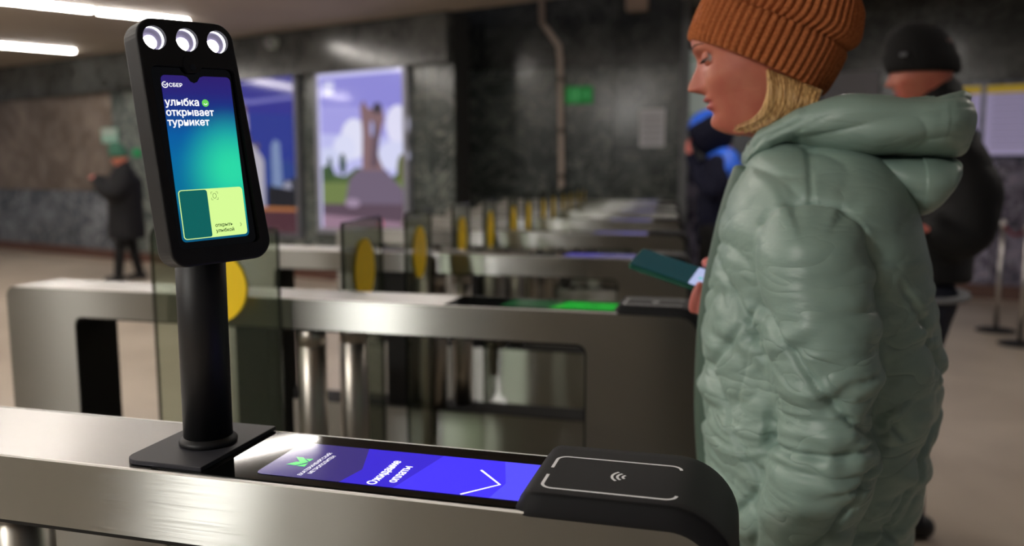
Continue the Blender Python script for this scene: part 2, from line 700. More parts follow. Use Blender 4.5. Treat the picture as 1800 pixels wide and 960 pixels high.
# ------------------------------------------------------------------ ceiling tube lamps
LENS = mat('lamp_diffuser', (0.9, 0.9, 0.9), 0.5, emit=(1.0, 0.93, 0.86), es=LAMP)
HOUS = mat('lamp_housing', (0.6, 0.6, 0.58), 0.5)
DL = Vector((0.588, 0.809, 0))     # direction of the lamp rows
lamp_ang = math.atan2(DL.y, DL.x)
lamp_d = box_me('diffuser', -0.445, 0.445, -0.050, 0.050, -0.04, -0.012, bevel=0.008)
lamp_h = box_me('lamp_body', -0.455, 0.455, -0.060, 0.060, -0.014, 0.0)
lamp_d.materials.append(LENS); lamp_h.materials.append(HOUS)


def lamp(px, py, label, group='linear lamps on the ceiling', at=None):
    p = onz(px, py, CEIL) if at is None else Vector(at)
    t = thing('ceiling_lamp', label, 'lamp', (p.x, p.y, CEIL), group)
    t.rotation_euler = (0, 0, lamp_ang)
    for n, me in (('lamp_body', lamp_h), ('diffuser', lamp_d)):
        o = bpy.data.objects.new(n, me); COL.link(o); o.parent = t
    return t


lamp(0, 0, 'lit linear ceiling lamp whose far end is hidden by the black face scanner', at=(-6.107, 7.718, CEIL))
lamp(0, 0, 'lit linear ceiling lamp touching the top edge, left of the one behind the scanner', at=(-6.640, 6.930, CEIL))
lamp(0, 0, 'lit linear ceiling lamp hanging alone at the far left, lower than the other two', at=(-9.05, 9.30, CEIL))
DLP = Vector((0.809, -0.588, 0))
spots = []
for base, ks in (((-6.64, 6.93), range(1, 8)), ((-9.05, 9.30), range(1, 8))):
    spots += [Vector((*base, 0)) - DL * 0.97 * k for k in ks]
for r in range(5):
    for k in range(-9, 5):
        if (k + r) % 2 and r != 0:
            continue
        spots.append(Vector((-3.6, 5.7, 0)) + DLP * 3.0 * r + DL * 0.97 * k)
for q in spots:
    d = Vector((q.x, q.y, CEIL)) - CAM
    w_d = d.dot(FW)
    if w_d > 0:
        yy_ = 480 - F * d.dot(UP) / w_d
        xx_ = 900 + F * d.dot(RT) / w_d
        if yy_ > -60 and -120 < xx_ < 1950:
            continue
    if q.x < -13 or q.x > 8.5 or q.y < -6 or (q.x > -1.5 and q.y < 3.0):
        continue
    lamp(0, 0, 'lit linear ceiling lamp outside the frame', at=(q.x, q.y, CEIL), group='ceiling lamps outside the frame')

# unseen light behind the viewer, added as a ceiling panel for the steel highlights
LENSP = mat('panel_diffuser', (0.9, 0.9, 0.9), 0.5, emit=(1.0, 0.97, 0.92), es=LAMP * 7.5)
t = thing('unseen_ceiling_panel', 'unseen lit ceiling panel added for the steel highlights, behind the viewer, outside the frame', 'lamp', (-2.82, -2.3, CEIL))
link('panel_frame', box_me('panel_frame', -0.22, 0.22, -0.28, 0.28, -0.03, 0.0), HOUS, t)
link('diffuser', box_me('diffuser', -0.19, 0.19, -0.25, 0.25, -0.036, -0.028), LENSP, t)

# ------------------------------------------------------------------ turnstile cabinets
CAB_Y = [0.683, 1.735, 2.83, 3.92, 5.0, 6.07, 7.15, 8.23]
CAB_X = [0.0, -0.065, -0.15, -0.228, -0.315, -0.40, -0.485, -0.57]
CL = 1.775; CW = 0.147; CH = 1.01
OX0, OX1, OZ0, OZ1 = -1.565, -0.24, 0.425, 0.938

XZ = Frame((0, 0, 0), (1, 0, 0), (0, 0, 1), (0, -1, 0))      # outline in x,z ; depth towards the camera
outer = rrect(-CL, -0.004, 0.0, CH, (0.0, 0.0, 0.045, 0.028), 8)
# drop repeated points of the square corners


def dedup(pts):
    out = []
    for p in pts:
        if not out or (abs(p[0] - out[-1][0]) + abs(p[1] - out[-1][1])) > 1e-6:
            out.append(p)
    if abs(out[0][0] - out[-1][0]) + abs(out[0][1] - out[-1][1]) < 1e-6:
        out.pop()
    return out


outer = dedup(outer)
hole = dedup(rrect(OX0, OX1, OZ0, OZ1, 0.022, 5))
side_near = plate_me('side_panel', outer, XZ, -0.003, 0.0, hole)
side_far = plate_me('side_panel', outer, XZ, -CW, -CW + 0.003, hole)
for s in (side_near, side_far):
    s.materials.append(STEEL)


def strip_along(pts, y0, y1, closed=False, thick=0.002, inward=1):
    """sheet following x,z points, spanning y0..y1"""
    n = len(pts)
    off = []
    for i in range(n):
        a = Vector(pts[i - 1] if (closed or i > 0) else pts[i]); b = Vector(pts[(i + 1) % n] if (closed or i < n - 1) else pts[i])
        t = (b - a).normalized()
        off.append(Vector(pts[i]) + Vector((-t.y, t.x)) * thick * inward)
    v = []
    for p, q in zip(pts, off):
        v += [(p[0], y0, p[1]), (p[0], y1, p[1]), (q.x, y1, q.y), (q.x, y0, q.y)]
    f = []
    rng = n if closed else n - 1
    for i in range(rng):
        a = 4 * i; b = 4 * ((i + 1) % n)
        for k in range(4):
            f.append((a + k, a + (k + 1) % 4, b + (k + 1) % 4, b + k))
    if not closed:
        f.append((0, 1, 2, 3)); f.append((4 * n - 4, 4 * n - 1, 4 * n - 2, 4 * n - 3))
    me = mesh('strip', v, f)
    bm = bmesh.new(); bm.from_mesh(me); bmesh.ops.recalc_face_normals(bm, faces=bm.faces[:]); bm.to_mesh(me); bm.free()
    return me


# outline order of rrect: bl, br, tr, tl (counter-clockwise) -> top cover goes from the top right corner over the top and down the left end
i_tr = 2
top_pts = [p for p in outer if p[1] > 0.0 and p[0] < -0.05]
top_pts = sorted([p for p in top_pts if p[0] > -CL + 0.027], key=lambda p: -p[0])
arc = [(-CL + 0.028 - 0.028 * math.sin(a), CH - 0.028 + 0.028 * math.cos(a)) for a in [k * math.pi / 16 for k in range(9)]]
cover_pts = [(-0.05, CH)] + arc + [(-CL, 0.0)]
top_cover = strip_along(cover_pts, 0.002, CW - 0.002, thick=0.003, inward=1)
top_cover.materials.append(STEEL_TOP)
lining = strip_along(hole, 0.0005, CW - 0.0005, closed=True, thick=0.004, inward=1)
lining.materials.append(BLACK_MATT)
# bright folded edge along both long top edges
lipv = []
lip_near = strip_along([(-0.055, CH + 0.0006), (-CL + 0.03, CH + 0.0006)], -0.0004, 0.0018, thick=0.002, inward=1)
lip_far = strip_along([(-0.055, CH + 0.0006), (-CL + 0.03, CH + 0.0006)], CW - 0.0018, CW + 0.0004, thick=0.002, inward=1)
for s in (lip_near, lip_far):
    s.materials.append(STEEL_EDGE)
# black end trim down the right end
end_pts = [(-0.004, 0.0), (-0.004, 0.93)]
end_trim = box_me('end_trim', -0.004, 0.012, -0.002, CW + 0.002, 0.0, 0.945, bevel=0.004)
end_trim.materials.append(BLACK)
glass_me = box_me('display_glass', -0.565, -0.15, 0.0045, CW - 0.0045, CH, CH + 0.0012, bevel=0.0005, seg=1)
glass_me.materials.append(GLASS_BLACK)


def reader_mesh():
    secs = []       # (point x,z ; outward normal x,z ; height ; half width inset at top, plan inset)
    X0 = -0.186
    for t, h, ins in ((0.0, 0.0005, 0.0), (0.0015, 0.003, 0.0), (0.005, 0.0085, 0.0015), (0.009, 0.0135, 0.004), (0.0125, 0.0155, 0.007), (0.017, 0.0165, 0.0095)):
        secs.append(((X0 + t, CH), (0, 1), h, ins))
    plan = [0.020, 0.0105, 0.006, 0.003, 0.001, 0.0]
    base = [0.010, 0.0065, 0.004, 0.002, 0.0008, 0.0]
    out = []
    for k, s in enumerate(secs):
        out.append((s[0], s[1], s[2], base[k], 0.011 + plan[k]))
    for t in (0.03, 0.06, 0.09, 0.12):
        out.append(((X0 + t, CH), (0, 1), 0.0165, 0.0, 0.011))
    R = 0.045
    cx, cz = -0.049, CH - 0.045
    for k in range(13):
        a = math.pi / 2 * (1 - k / 12)
        out.append(((cx + R * math.cos(a), cz + R * math.sin(a)), (math.cos(a), math.sin(a)), 0.0165 - 0.002 * k / 12, 0.0, 0.011))
    for k in range(1, 6):
        out.append(((-0.004, cz - 0.02 * k), (1, 0), 0.0145 - 0.0025 * k, 0.0, 0.011 - 0.0015 * k))
    V = []; Fc = []
    NS = 15
    for (p, n, h, b, ins) in out:
        y0 = -0.0015 + b; y1 = CW + 0.0015 - b
        ring = []
        r = min(0.005, h * 0.45)
        ring.append((y0, -0.003)); ring.append((y0, h * 0.12))
        for j in range(4):
            a = math.pi * (0.95 - 0.45 * j / 3)
            ring.append((y0 + ins + r * math.cos(a), h - r + r * math.sin(a)))
        ring.append((y0 + ins + 0.012, h + 0.0002)); ring.append(((y0 + y1) / 2, h + 0.0003)); ring.append((y1 - ins - 0.012, h + 0.0002))
        for j in range(4):
            a = math.pi * (0.5 - 0.45 * j / 3)
            ring.append((y1 - ins + r * math.cos(a), h - r + r * math.sin(a)))
        ring.append((y1, h * 0.12)); ring.append((y1, -0.003))
        for (y, d) in ring:
            V.append((p[0] + n[0] * d, y, p[1] + n[1] * d))
    for k in range(len(out) - 1):
        for j in range(NS - 1):
            a = k * NS + j
            Fc.append((a, a + 1, a + 1 + NS, a + NS))
    Fc.append(tuple(range(NS))); Fc.append(tuple(range((len(out) - 1) * NS, len(out) * NS))[::-1])
    me = mesh('card_reader', V, Fc)
    bm = bmesh.new(); bm.from_mesh(me); bmesh.ops.recalc_face_normals(bm, faces=bm.faces[:]); bm.to_mesh(me); bm.free()
    me.polygons.foreach_set('use_smooth', [True] * len(me.polygons))
    me.materials.append(PLASTIC)
    return me


reader_me = reader_mesh()
TOPXY = Frame((0, 0, 0), (1, 0, 0), (0, 1, 0), (0, 0, 1))
RZ = CH + 0.0170
w_ = 0.0030
x0, x1, y0, y1 = -0.164, -0.044, 0.0195, 0.104
rr_ = 0.010


def arcp(cx, cy, r, a0, a1, n=8):
    return [(cx + r * math.cos(math.radians(a0 + (a1 - a0) * k / n)), cy + r * math.sin(math.radians(a0 + (a1 - a0) * k / n))) for k in range(n + 1)]


ym = (y0 + y1) / 2
far_line = [(x0, ym + 0.009)] + arcp(x0 + rr_, y1 - rr_, rr_, 180, 90) + arcp(x1 - rr_, y1 - rr_, rr_, 90, 0)
near_line = [(x0, ym - 0.009)] + arcp(x0 + rr_, y0 + rr_, rr_, 180, 270) + arcp(x1 - rr_, y0 + rr_, rr_, 270, 360)
g = [stroke3(TOPXY, far_line, w_, RZ), stroke3(TOPXY, near_line, w_, RZ)]
V, Fc, MI = join(*g)
marks_me = mesh('frame_marks', V, Fc); marks_me.materials.append(WHITE_PRINT)
g = []
cx, cy = -0.090, 0.063
for r, da in ((0.0055, 52), (0.0105, 50), (0.0155, 47)):
    g.append(stroke3(TOPXY, arcp(cx, cy, r, 180 - da, 180 + da, 10), 0.0025, RZ))
V, Fc, MI = join(*g)
nfc_me = mesh('contactless_symbol', V, Fc); nfc_me.materials.append(WHITE_PRINT)
# shallow grooves running on over the rounded end
groove = mat('reader_groove', (0.004, 0.004, 0.004), 0.7)

tube_prof = [(0, 0.034), (0.60, 0.034), (0.601, 0.0325), (0.605, 0.0325), (0.606, 0.0345), (0.638, 0.0345), (0.642, 0.031)]
post_v, post_f = cyl_geo((0, 0, 0.29), (0, 0, 0.932), 0.034, n=28, profile=tube_prof)
post_me = mesh('hinge_post', post_v, post_f); post_me.polygons.foreach_set('use_smooth', [True] * len(post_me.polygons))
post_me.materials.append(STEEL_TUBE)
rod_v, rod_f = cyl_geo((0, 0, 0.3), (0, 0, 1.005), 0.022, n=20)
rod_me = mesh('outer_post', rod_v, rod_f); rod_me.polygons.foreach_set('use_smooth', [True] * len(rod_me.polygons))
rod_me.materials.append(STEEL_TUBE)
ped_me = box_me('inner_panel', -1.11, -1.02, 0.02, CW - 0.02, 0.425, 0.938)
ped_me.materials.append(BLACK_MATT)

# glass wing: local a along its length from the hinge, z up
WL = 0.345
YZL = Frame((0, 0, 0), (1, 0, 0), (0, 0, 1), (0, -1, 0))
wing_me = plate_me('glass_wing', dedup(rrect(-WL, 0, 0.22, 1.178, (0.02, 0.0, 0.012, 0.03), 6)), YZL, -0.004, 0.004)
wing_me.materials.append(PANE)
EDGE = mat('dark_glass_edge', (0.012, 0.016, 0.012), 0.25)
edge_me = strip_along(dedup(rrect(-WL, 0, 0.22, 1.178, (0.02, 0.0, 0.012, 0.03), 6)), -0.0043, 0.0043, closed=True, thick=0.0025, inward=1)
edge_me.materials.append(EDGE)
disc_v, disc_f = [], []
for s in (-1, 1):
    o = len(disc_v)
    disc_v += [(-0.172 + 0.087 * math.cos(2 * math.pi * k / 48), s * 0.0046, 1.036 + 0.087 * math.sin(2 * math.pi * k / 48)) for k in range(48)]
    disc_f.append(tuple(range(o, o + 48)) if s < 0 else tuple(range(o, o + 48))[::-1])
disc_me = mesh('yellow_disc', disc_v, disc_f)
disc_me.materials.append(YELLOW)
base_me = box_me('base', -CL + 0.01, -0.015, 0.012, CW - 0.012, 0.0, 0.03)
base_me.materials.append(BLACK_MATT)


def put(name, me, parent, loc=(0, 0, 0), rot=0.0, label=None):
    o = bpy.data.objects.new(name, me)
    COL.link(o)
    o.parent = parent
    o.location = loc
    o.rotation_euler = (0, 0, rot)
    if label:
        o['label'] = label
    return o


cab_labels = [
    'nearest brushed steel turnstile cabinet, lit blue payment display, carrying the face scanner',
    'second brushed steel turnstile cabinet from the viewer, with green display and open yellow-dot glass wing',
    'third steel turnstile cabinet from the viewer, behind the raised phone, with violet display strip',
    'fourth steel turnstile cabinet from the viewer, seen between the third and the fifth',
    'fifth steel turnstile cabinet from the viewer, blurred, in the row of gates',
    'sixth steel turnstile cabinet from the viewer, blurred, in the row of gates',
    'seventh steel turnstile cabinet from the viewer, last but one before the marble wall',
    'eighth and farthest steel turnstile cabinet, right in front of the marble wall',
]


def screen_mat(name, col, es):
    return mat(name, (0.01, 0.01, 0.01), 0.08, emit=col, es=es * 0.78)


WHITE_LIT = mat('lit_white', (0.8, 0.8, 0.8), 0.4, emit=(0.95, 0.96, 1.0), es=0.75)
B0 = screen_mat('screen_indigo', lin(52, 42, 122), 1.0)
B1 = screen_mat('screen_blue', lin(52, 34, 214), 1.0)
B2 = screen_mat('screen_bright_blue', lin(68, 52, 255), 1.0)
B3 = screen_mat('screen_light_blue', lin(86, 80, 255), 1.0)
G1 = screen_mat('screen_green', lin(20, 150, 40), 1.0)
G0 = screen_mat('screen_dark_green', lin(12, 62, 30), 1.0)
DV = screen_mat('screen_dim_violet', lin(56, 48, 150), 1.0)
LOGO = screen_mat('logo_green', lin(70, 225, 110), 1.0)

for i, (cy_, cx_) in enumerate(zip(CAB_Y, CAB_X)):
    t = thing('turnstile_cabinet', cab_labels[i], 'turnstile', (cx_, cy_, 0), 'turnstile cabinets in a row')
    put('side_panel', side_near, t)
    put('side_panel', side_far, t)
    put('top_cover', top_cover, t)
    put('edge_lip', lip_near, t)
    put('edge_lip', lip_far, t)
    put('opening_lining', lining, t, label='black lining of the opening')
    put('end_trim', end_trim, t, label='black end strip')
    put('base', base_me, t)
    gl = put('display_glass', glass_me, t, label='black glossy display glass')
    rd = put('card_reader', reader_me, t, label='black plastic contactless reader wrapping over the end')
    put('frame_marks', marks_me, rd)
    put('contactless_symbol', nfc_me, rd)
    put('hinge_post', post_me, t, (-0.915, 0.040, 0))
    put('hinge_post', post_me, t, (-0.838, CW - 0.040, 0))
    put('inner_panel', ped_me, t, label='black inner panel')
    if i >= 2:
        put('outer_post', rod_me, t, (-0.93, -0.022, 0))
    # wings
    if i in (0, 1):
        w = put('glass_wing', wing_me, t, (-0.957, -0.026, 0), 0.0, 'smoked glass wing folded open')
    else:
        w = put('glass_wing', wing_me, t, (-0.905, -0.045, 0), math.pi / 2 + 0.13, 'smoked glass wing closed across the lane')
    put('wing_edge', edge_me, w)
    put('yellow_disc', disc_me, w)
    if i in (0,):
        pass
    elif i < 7:
        w = put('glass_wing', wing_me, t, (-0.905, CW + 0.045, 0), -math.pi / 2 + 0.13, 'smoked glass wing closed across the lane')
        put('wing_edge', edge_me, w)
        put('yellow_disc', disc_me, w)
    # screen
    if i > 0:
        ms = {1: (G0, G1), 2: (DV, B0), 3: (B0, DV), 4: (B0, DV)}.get(i, (B0, DV))
        z = CH + 0.0016
        fr = Frame((0, 0, z), (1, 0, 0), (0, 1, 0))
        g = [(*flat_geo(fr, [(-0.44, 0.02), (-0.33, 0.02), (-0.30, CW - 0.03), (-0.43, CW - 0.03)]), 0),
             (*flat_geo(fr, [(-0.33, 0.02), (-0.18, 0.02), (-0.18, CW - 0.03), (-0.30, CW - 0.03)]), 1)]
        V, Fc, MI = join(*g)
        me = mesh('display_screen', V, Fc, MI)
        put('display_screen', me, gl)
        me.materials.append(ms[0]); me.materials.append(ms[1])
        if i == 1:
            ck = stroke3(fr, [(-0.25, 0.045), (-0.225, 0.07), (-0.25, 0.095)], 0.004, 0.0003)
            m2 = mesh('arrow_mark', *ck); m2.materials.append(G0)
            put('arrow_mark', m2, gl)
    else:
        cab1 = t; cab1_glass = gl

# nearest cabinet's display, in cabinet coordinates
z = CH + 0.0016


def L1(px, py, dz=0.0):
    p = onz(px, py, z + dz)
    return (p.x - CAB_X[0], p.y - CAB_Y[0], z + dz)


SX0, SX1, SY0, SY1 = -0.455, -0.165, 0.019, 0.115
lft = [(SX0 + 0.007, SY0), (SX0 + 0.002, SY0 + 0.002), (SX0, SY0 + 0.007), (SX0, SY1 - 0.007), (SX0 + 0.002, SY1 - 0.002), (SX0 + 0.007, SY1)]
b01 = [(647, 791), (637, 825), (592, 850)]
b12 = [(777, 805), (700, 852), (686, 861)]
b23 = [(885, 816), (889, 850), (856, 880)]


def bound(bl):
    q = [L1(*p) for p in bl]
    q[0] = (q[0][0], SY1, z); q[-1] = (q[-1][0], SY0, z)
    return [(a[0], a[1]) for a in q]


bd = [bound(b) for b in (b01, b12, b23)]
fr = Frame((0, 0, z), (1, 0, 0), (0, 1, 0))
polys = [lft + bd[0], bd[0][::-1] + bd[1], bd[1][::-1] + bd[2], bd[2][::-1] + [(SX1, SY1), (SX1, SY0)]]
g = []
for k, pl in enumerate(polys):
    g.append((*flat_geo(fr, pl), k))
V, Fc, MI = join(*g)
me = mesh('display_screen', V, Fc, MI)
for m in (B0, B1, B2, B3):
    me.materials.append(m)
put('display_screen', me, cab1_glass, label='lit blue payment screen')
# chevron
ch = [L1(848, 827)[:2], L1(877, 852)[:2], L1(807, 869)[:2]]
ymid = (ch[0][1] + ch[2][1]) / 2
xe = (ch[0][0] + ch[2][0]) / 2
hy = abs(ch[0][1] - ch[2][1]) / 2
tip = ch[1][0] + 0.001
vv = [(xe, ymid + hy), (tip, ymid), (xe, ymid - hy)]
mm = mesh('arrow_mark', *stroke3(fr, vv, 0.0026, 0.0002)); mm.materials.append(WHITE_LIT)
put('arrow_mark', mm, cab1_glass, label='white chevron pointing right')
# lettering reads away from the viewer: its up direction is -x
TF = Frame((0, 0, z), (0, 1, 0), (-1, 0, 0), (0, 0, 1))


def txt1(name, s, xpix, yc, width, height=None):
    text(name, s, TF, yc, -xpix, width, WHITE_LIT, cab1_glass, 0.0002, height, 'CENTER', fat=width * 0.04 / len(s) if len(s) < 10 else 0.0)


pa = L1(654, 850); pb = L1(698, 812)
txt1('lettering', 'Ожидание', (pa[0] + pb[0]) / 2 + 0.004, (pa[1] + pb[1]) / 2, abs(pb[1] - pa[1]) + 0.004)
pa = L1(693, 847); pb = L1(721, 822)
txt1('lettering', 'оплаты', (pa[0] + pb[0]) / 2 + 0.002, (pa[1] + pb[1]) / 2, abs(pb[1] - pa[1]) + 0.004)
pa = L1(530, 836); pb = L1(581, 797)
txt1('lettering', 'ЕКАТЕРИНБУРГСКИЙ', (pa[0] + pb[0]) / 2 + 0.001, (pa[1] + pb[1]) / 2, abs(pb[1] - pa[1]))
pa = L1(547, 833); pb = L1(588, 802)
txt1('lettering', 'МЕТРОПОЛИТЕН', (pa[0] + pb[0]) / 2 + 0.001, (pa[1] + pb[1]) / 2, abs(pb[1] - pa[1]))


def zp(x, y):      # pixel of the enlarged view (6.43x from 420,740)
    return L1(420 + x / 6.43, 740 + y / 6.43)[:2]


lg = [[zp(535, 492), zp(655, 462), zp(690, 465), zp(650, 410), zp(728, 415), zp(785, 468), zp(700, 490), zp(640, 503)],
      [zp(755, 430), zp(845, 432), zp(795, 462)],
      [zp(650, 510), zp(780, 482), zp(740, 520)]]
g = [flat_geo(fr, pl, 0.0002) for pl in lg]
V, Fc, MI = join(*g)
mm = mesh('metro_emblem', V, Fc); mm.materials.append(LOGO)
put('metro_emblem', mm, cab1_glass, label='green letter M emblem')

# ------------------------------------------------------------------ face scanner on its pole
tw = Vector((0.465, 0.885, 0.027)).normalized()
th = Vector((-0.109, -0.008, 0.994)).normalized()
th = (th - tw * th.dot(tw)).normalized()
tw, th = (tw + th * 0.0155).normalized(), (th - tw * 0.0155).normalized()
tn = tw.cross(th)
TC = Vector((-0.51247, 0.72801, 1.32157))
PX, PY = -0.549, 0.762
term = thing('face_scanner', 'black face scanner terminal on a round pole with three lit lamps and a phone-shaped screen', 'terminal', (PX, PY, CH))


def tl(p):
    return Vector(p) - Vector((PX, PY, CH))


TF3 = Frame(tl(TC), tw, th, tn)
# base plate
bp = [(-0.602, 0.690), (-0.525, 0.690), (-0.5075, 0.692), (-0.5075, 0.833), (-0.602, 0.833)]
bo = dedup(rrect(-0.603, -0.5085, 0.6915, 0.832, (0.018, 0.001, 0.001, 0.014), 6))
BF = Frame((-PX, -PY, 0.0014), (1, 0, 0), (0, 1, 0))
link('base_plate', plate_me('base_plate', bo, BF, 0, 0.0045, bevel=0.0008), PLATE, term)
prof = [(0, 0.0285), (0.001, 0.030), (0.004, 0.0305), (0.0065, 0.029), (0.008, 0.0262), (0.009, 0.0255)]
v, f = cyl_geo((0, 0, 0.0055), (0, 0, 0.02), 0, n=48, profile=prof)
link('collar', mesh('collar', v, f), BLACK, term, smooth=True)
v, f = cyl_geo((0, 0, 0.006), (0, 0, 0.27), 0.0255, n=48)
pole = mesh('pole', v, f)
pole.polygons.foreach_set('use_smooth', [len(p.vertices) == 4 for p in pole.polygons])
link('pole', pole, BLACK, term)
# bracket between pole and housing
v, f = box_geo(-0.022, 0.016, -0.022, 0.018, 0.22, 0.33)
g1 = (v, f)
link('bracket', mesh('bracket', *g1), BLACK, term, smooth=True)


def rounded_quad(cs, rads, n=8):
    out = []
    m = len(cs)
    for i in range(m):
        p = Vector(cs[i]); a = (Vector(cs[i - 1]) - p).normalized(); b = (Vector(cs[(i + 1) % m]) - p).normalized()
        r = rads[i]
        ang = a.angle(b) / 2
        d = r / math.tan(ang)
        c = p + (a + b).normalized() * (r / math.sin(ang))
        s = p + a * d - c; e = p + b * d - c
        a0 = math.atan2(s.y, s.x); a1 = math.atan2(e.y, e.x)
        while a1 < a0:
            a1 += 2 * math.pi
        if a1 - a0 > math.pi:
            a1 -= 2 * math.pi
        for k in range(n + 1):
            t = a0 + (a1 - a0) * k / n
            out.append((c.x + r * math.cos(t), c.y + r * math.sin(t)))
    return out


mmf = 0.001
hcs = [(-49.5 * mmf, -105 * mmf), (59.5 * mmf, -105 * mmf), (43 * mmf, 133.5 * mmf), (-55.5 * mmf, 133.5 * mmf)]
hout = rounded_quad(hcs, [0.017, 0.020, 0.019, 0.019])
# screen recess
rcs = [(-40.5 * mmf, -88 * mmf), (46 * mmf, -88 * mmf), (40 * mmf, 89 * mmf), (-45.5 * mmf, 89 * mmf)]
# front slab with the recess hole and lamp holes are cut by stacking: back shell, mid wall with lamp tubes, front face
lamps = [(-0.0375, 0.1150), (-0.0055, 0.1150), (0.0262, 0.1150)]
LR = 0.0112


def multi_hole_plate(name, outer_, holes, fr_, d0, d1, bev=0.0):
    """plate with several holes, front edge chamfered"""
    bm_ = bmesh.new()

    def fill(loops, d):
        bb = bmesh.new(); es = []
        for lp in loops:
            vs = [bb.verts.new((p[0], p[1], 0)) for p in lp]
            for i in range(len(vs)):
                es.append(bb.edges.new((vs[i], vs[(i + 1) % len(vs)])))
        bmesh.ops.triangle_fill(bb, use_beauty=True, use_dissolve=False, edges=es)
        for f_ in bb.faces:
            bm_.faces.new([bm_.verts.new(fr_(v_.co.x, v_.co.y, d)) for v_ in f_.verts])
        bb.free()

    def shrink(lp, off):
        n = len(lp); out = []
        for i in range(n):
            a = Vector(lp[i - 1]); c = Vector(lp[(i + 1) % n]); t = (c - a).normalized()
            out.append((lp[i][0] - t.y * off, lp[i][1] + t.x * off))
        return out

    def wall(r0, r1):
        n = len(r0)
        A = [bm_.verts.new(p) for p in r0]; B = [bm_.verts.new(p) for p in r1]
        for i in range(n):
            j = (i + 1) % n
            bm_.faces.new((A[i], A[j], B[j], B[i]))
    prof_ = [(0.0, d0)] + [(bev * (1 - math.cos(k / 4 * math.pi / 2)), d1 - bev + bev * math.sin(k / 4 * math.pi / 2)) for k in range(5)] if bev else [(0, d0), (0, d1)]
    prev = None
    for off, d in prof_:
        lp = shrink(outer_, off)
        cur = [fr_(p[0], p[1], d) for p in lp]
        if prev is not None:
            wall(prev, cur)
        prev = cur; last = lp
    for h_ in holes:
        wall([fr_(p[0], p[1], d1) for p in h_], [fr_(p[0], p[1], d0) for p in h_])
    fill([last] + holes, d1)
    fill([outer_] + holes, d0)
    bmesh.ops.remove_doubles(bm_, verts=bm_.verts[:], dist=1e-6)
    bmesh.ops.recalc_face_normals(bm_, faces=bm_.faces[:])
    me_ = bpy.data.meshes.new(name); bm_.to_mesh(me_); bm_.free()
    return me_


circs = [[(a + LR * math.cos(2 * math.pi * k / 32), b + LR * math.sin(2 * math.pi * k / 32)) for k in range(32)] for a, b in lamps]
# recess outline with a camera notch bump at the top
rec = rounded_quad(rcs, [0.006, 0.006, 0.006, 0.006])
link('front_shell', multi_hole_plate('front_shell', hout, circs + [rec], TF3, -0.012, 0.0035, 0.0025), BLACK, term)
hback = [(p[0] * 1.0 - 0.001, p[1]) for p in hout]
link('back_shell', plate_me('back_shell', hout, Frame(TF3(0, 0, -0.012), tw, th, -tn), 0.0, 0.017, bevel=0.006), BLACK, term)
# black bezel glass at the bottom of the recess
PHG = mat('phone_glass', (0.003, 0.003, 0.004), 0.08)
link('bezel_glass', plate_me('bezel_glass', rec, TF3, -0.0012, -0.0006), PHG, term)
nt_ = [(a, b) for a, b in arcp(-0.0035, 0.0885, 0.0105, 0, 180, 12)]
link('camera_lens', plate_me('camera_lens', dedup([(a, b) for a, b in arcp(-0.0035, 0.0885, 0.0032, 0, 345, 20)]), TF3, 0.0, 0.0045), PHG, term)
link('camera_boss', plate_me('camera_boss', [(a, b) for a, b in arcp(-0.0035, 0.0915, 0.0095, -60, 240, 24)], TF3, 0.0, 0.0042), BLACK, term)


def screen_gradient():
    m = bpy.data.materials.new('scanner_screen'); m.use_nodes = True
    nt = m.node_tree; p = nt.nodes['Principled BSDF']
    p.inputs['Base Color'].default_value = (0.01, 0.01, 0.01, 1)
    p.inputs['Roughness'].default_value = 0.1
    uv = nt.nodes.new('ShaderNodeUVMap')
    sep = nt.nodes.new('ShaderNodeSeparateXYZ')
    nt.links.new(uv.outputs[0], sep.inputs[0])
    r = nt.nodes.new('ShaderNodeValToRGB')
    e = r.color_ramp.elements
    e[0].position = 0.0; e[0].color = (*lin(0, 84, 120), 1)
    e[1].position = 1.0; e[1].color = (*lin(44, 28, 110), 1)
    for pos, c in ((0.3, (0, 110, 150)), (0.5, (0, 104, 160)), (0.65, (0, 90, 160)), (0.8, (20, 50, 130)), (0.9, (38, 34, 118))):
        q = e.new(pos); q.color = (*lin(*c), 1)
    nt.links.new(sep.outputs[1], r.inputs[0])
    # green glow of the artwork, right of the middle (part of the shown picture)
    d = nt.nodes.new('ShaderNodeVectorMath'); d.operation = 'SUBTRACT'; d.inputs[1].default_value = (0.86, 0.42, 0)
    mu = nt.nodes.new('ShaderNodeVectorMath'); mu.operation = 'MULTIPLY'; mu.inputs[1].default_value = (1.0, 2.0, 0)
    ln = nt.nodes.new('ShaderNodeVectorMath'); ln.operation = 'LENGTH'
    nt.links.new(uv.outputs[0], d.inputs[0]); nt.links.new(d.outputs[0], mu.inputs[0]); nt.links.new(mu.outputs[0], ln.inputs[0])
    r2 = nt.nodes.new('ShaderNodeValToRGB')
    r2.color_ramp.interpolation = 'EASE'
    r2.color_ramp.elements[0].position = 0.05; r2.color_ramp.elements[0].color = (1, 1, 1, 1)
    r2.color_ramp.elements[1].position = 0.85; r2.color_ramp.elements[1].color = (0, 0, 0, 1)
    nt.links.new(ln.outputs[1], r2.inputs[0])
    mx = nt.nodes.new('ShaderNodeMix'); mx.data_type = 'RGBA'
    mx.inputs['B'].default_value = (*lin(40, 215, 165), 1)
    nt.links.new(r2.outputs[0], mx.inputs['Factor']); nt.links.new(r.outputs[0], mx.inputs['A'])
    nt.links.new(mx.outputs['Result'], p.inputs['Emission Color'])
    p.inputs['Emission Strength'].default_value = 0.78
    return m


SCRM = screen_gradient()
so = rounded_quad([(-0.0355, -0.0808), (0.0365, -0.0808), (0.0365, 0.0808), (-0.0355, 0.0808)], [0.0045] * 4)
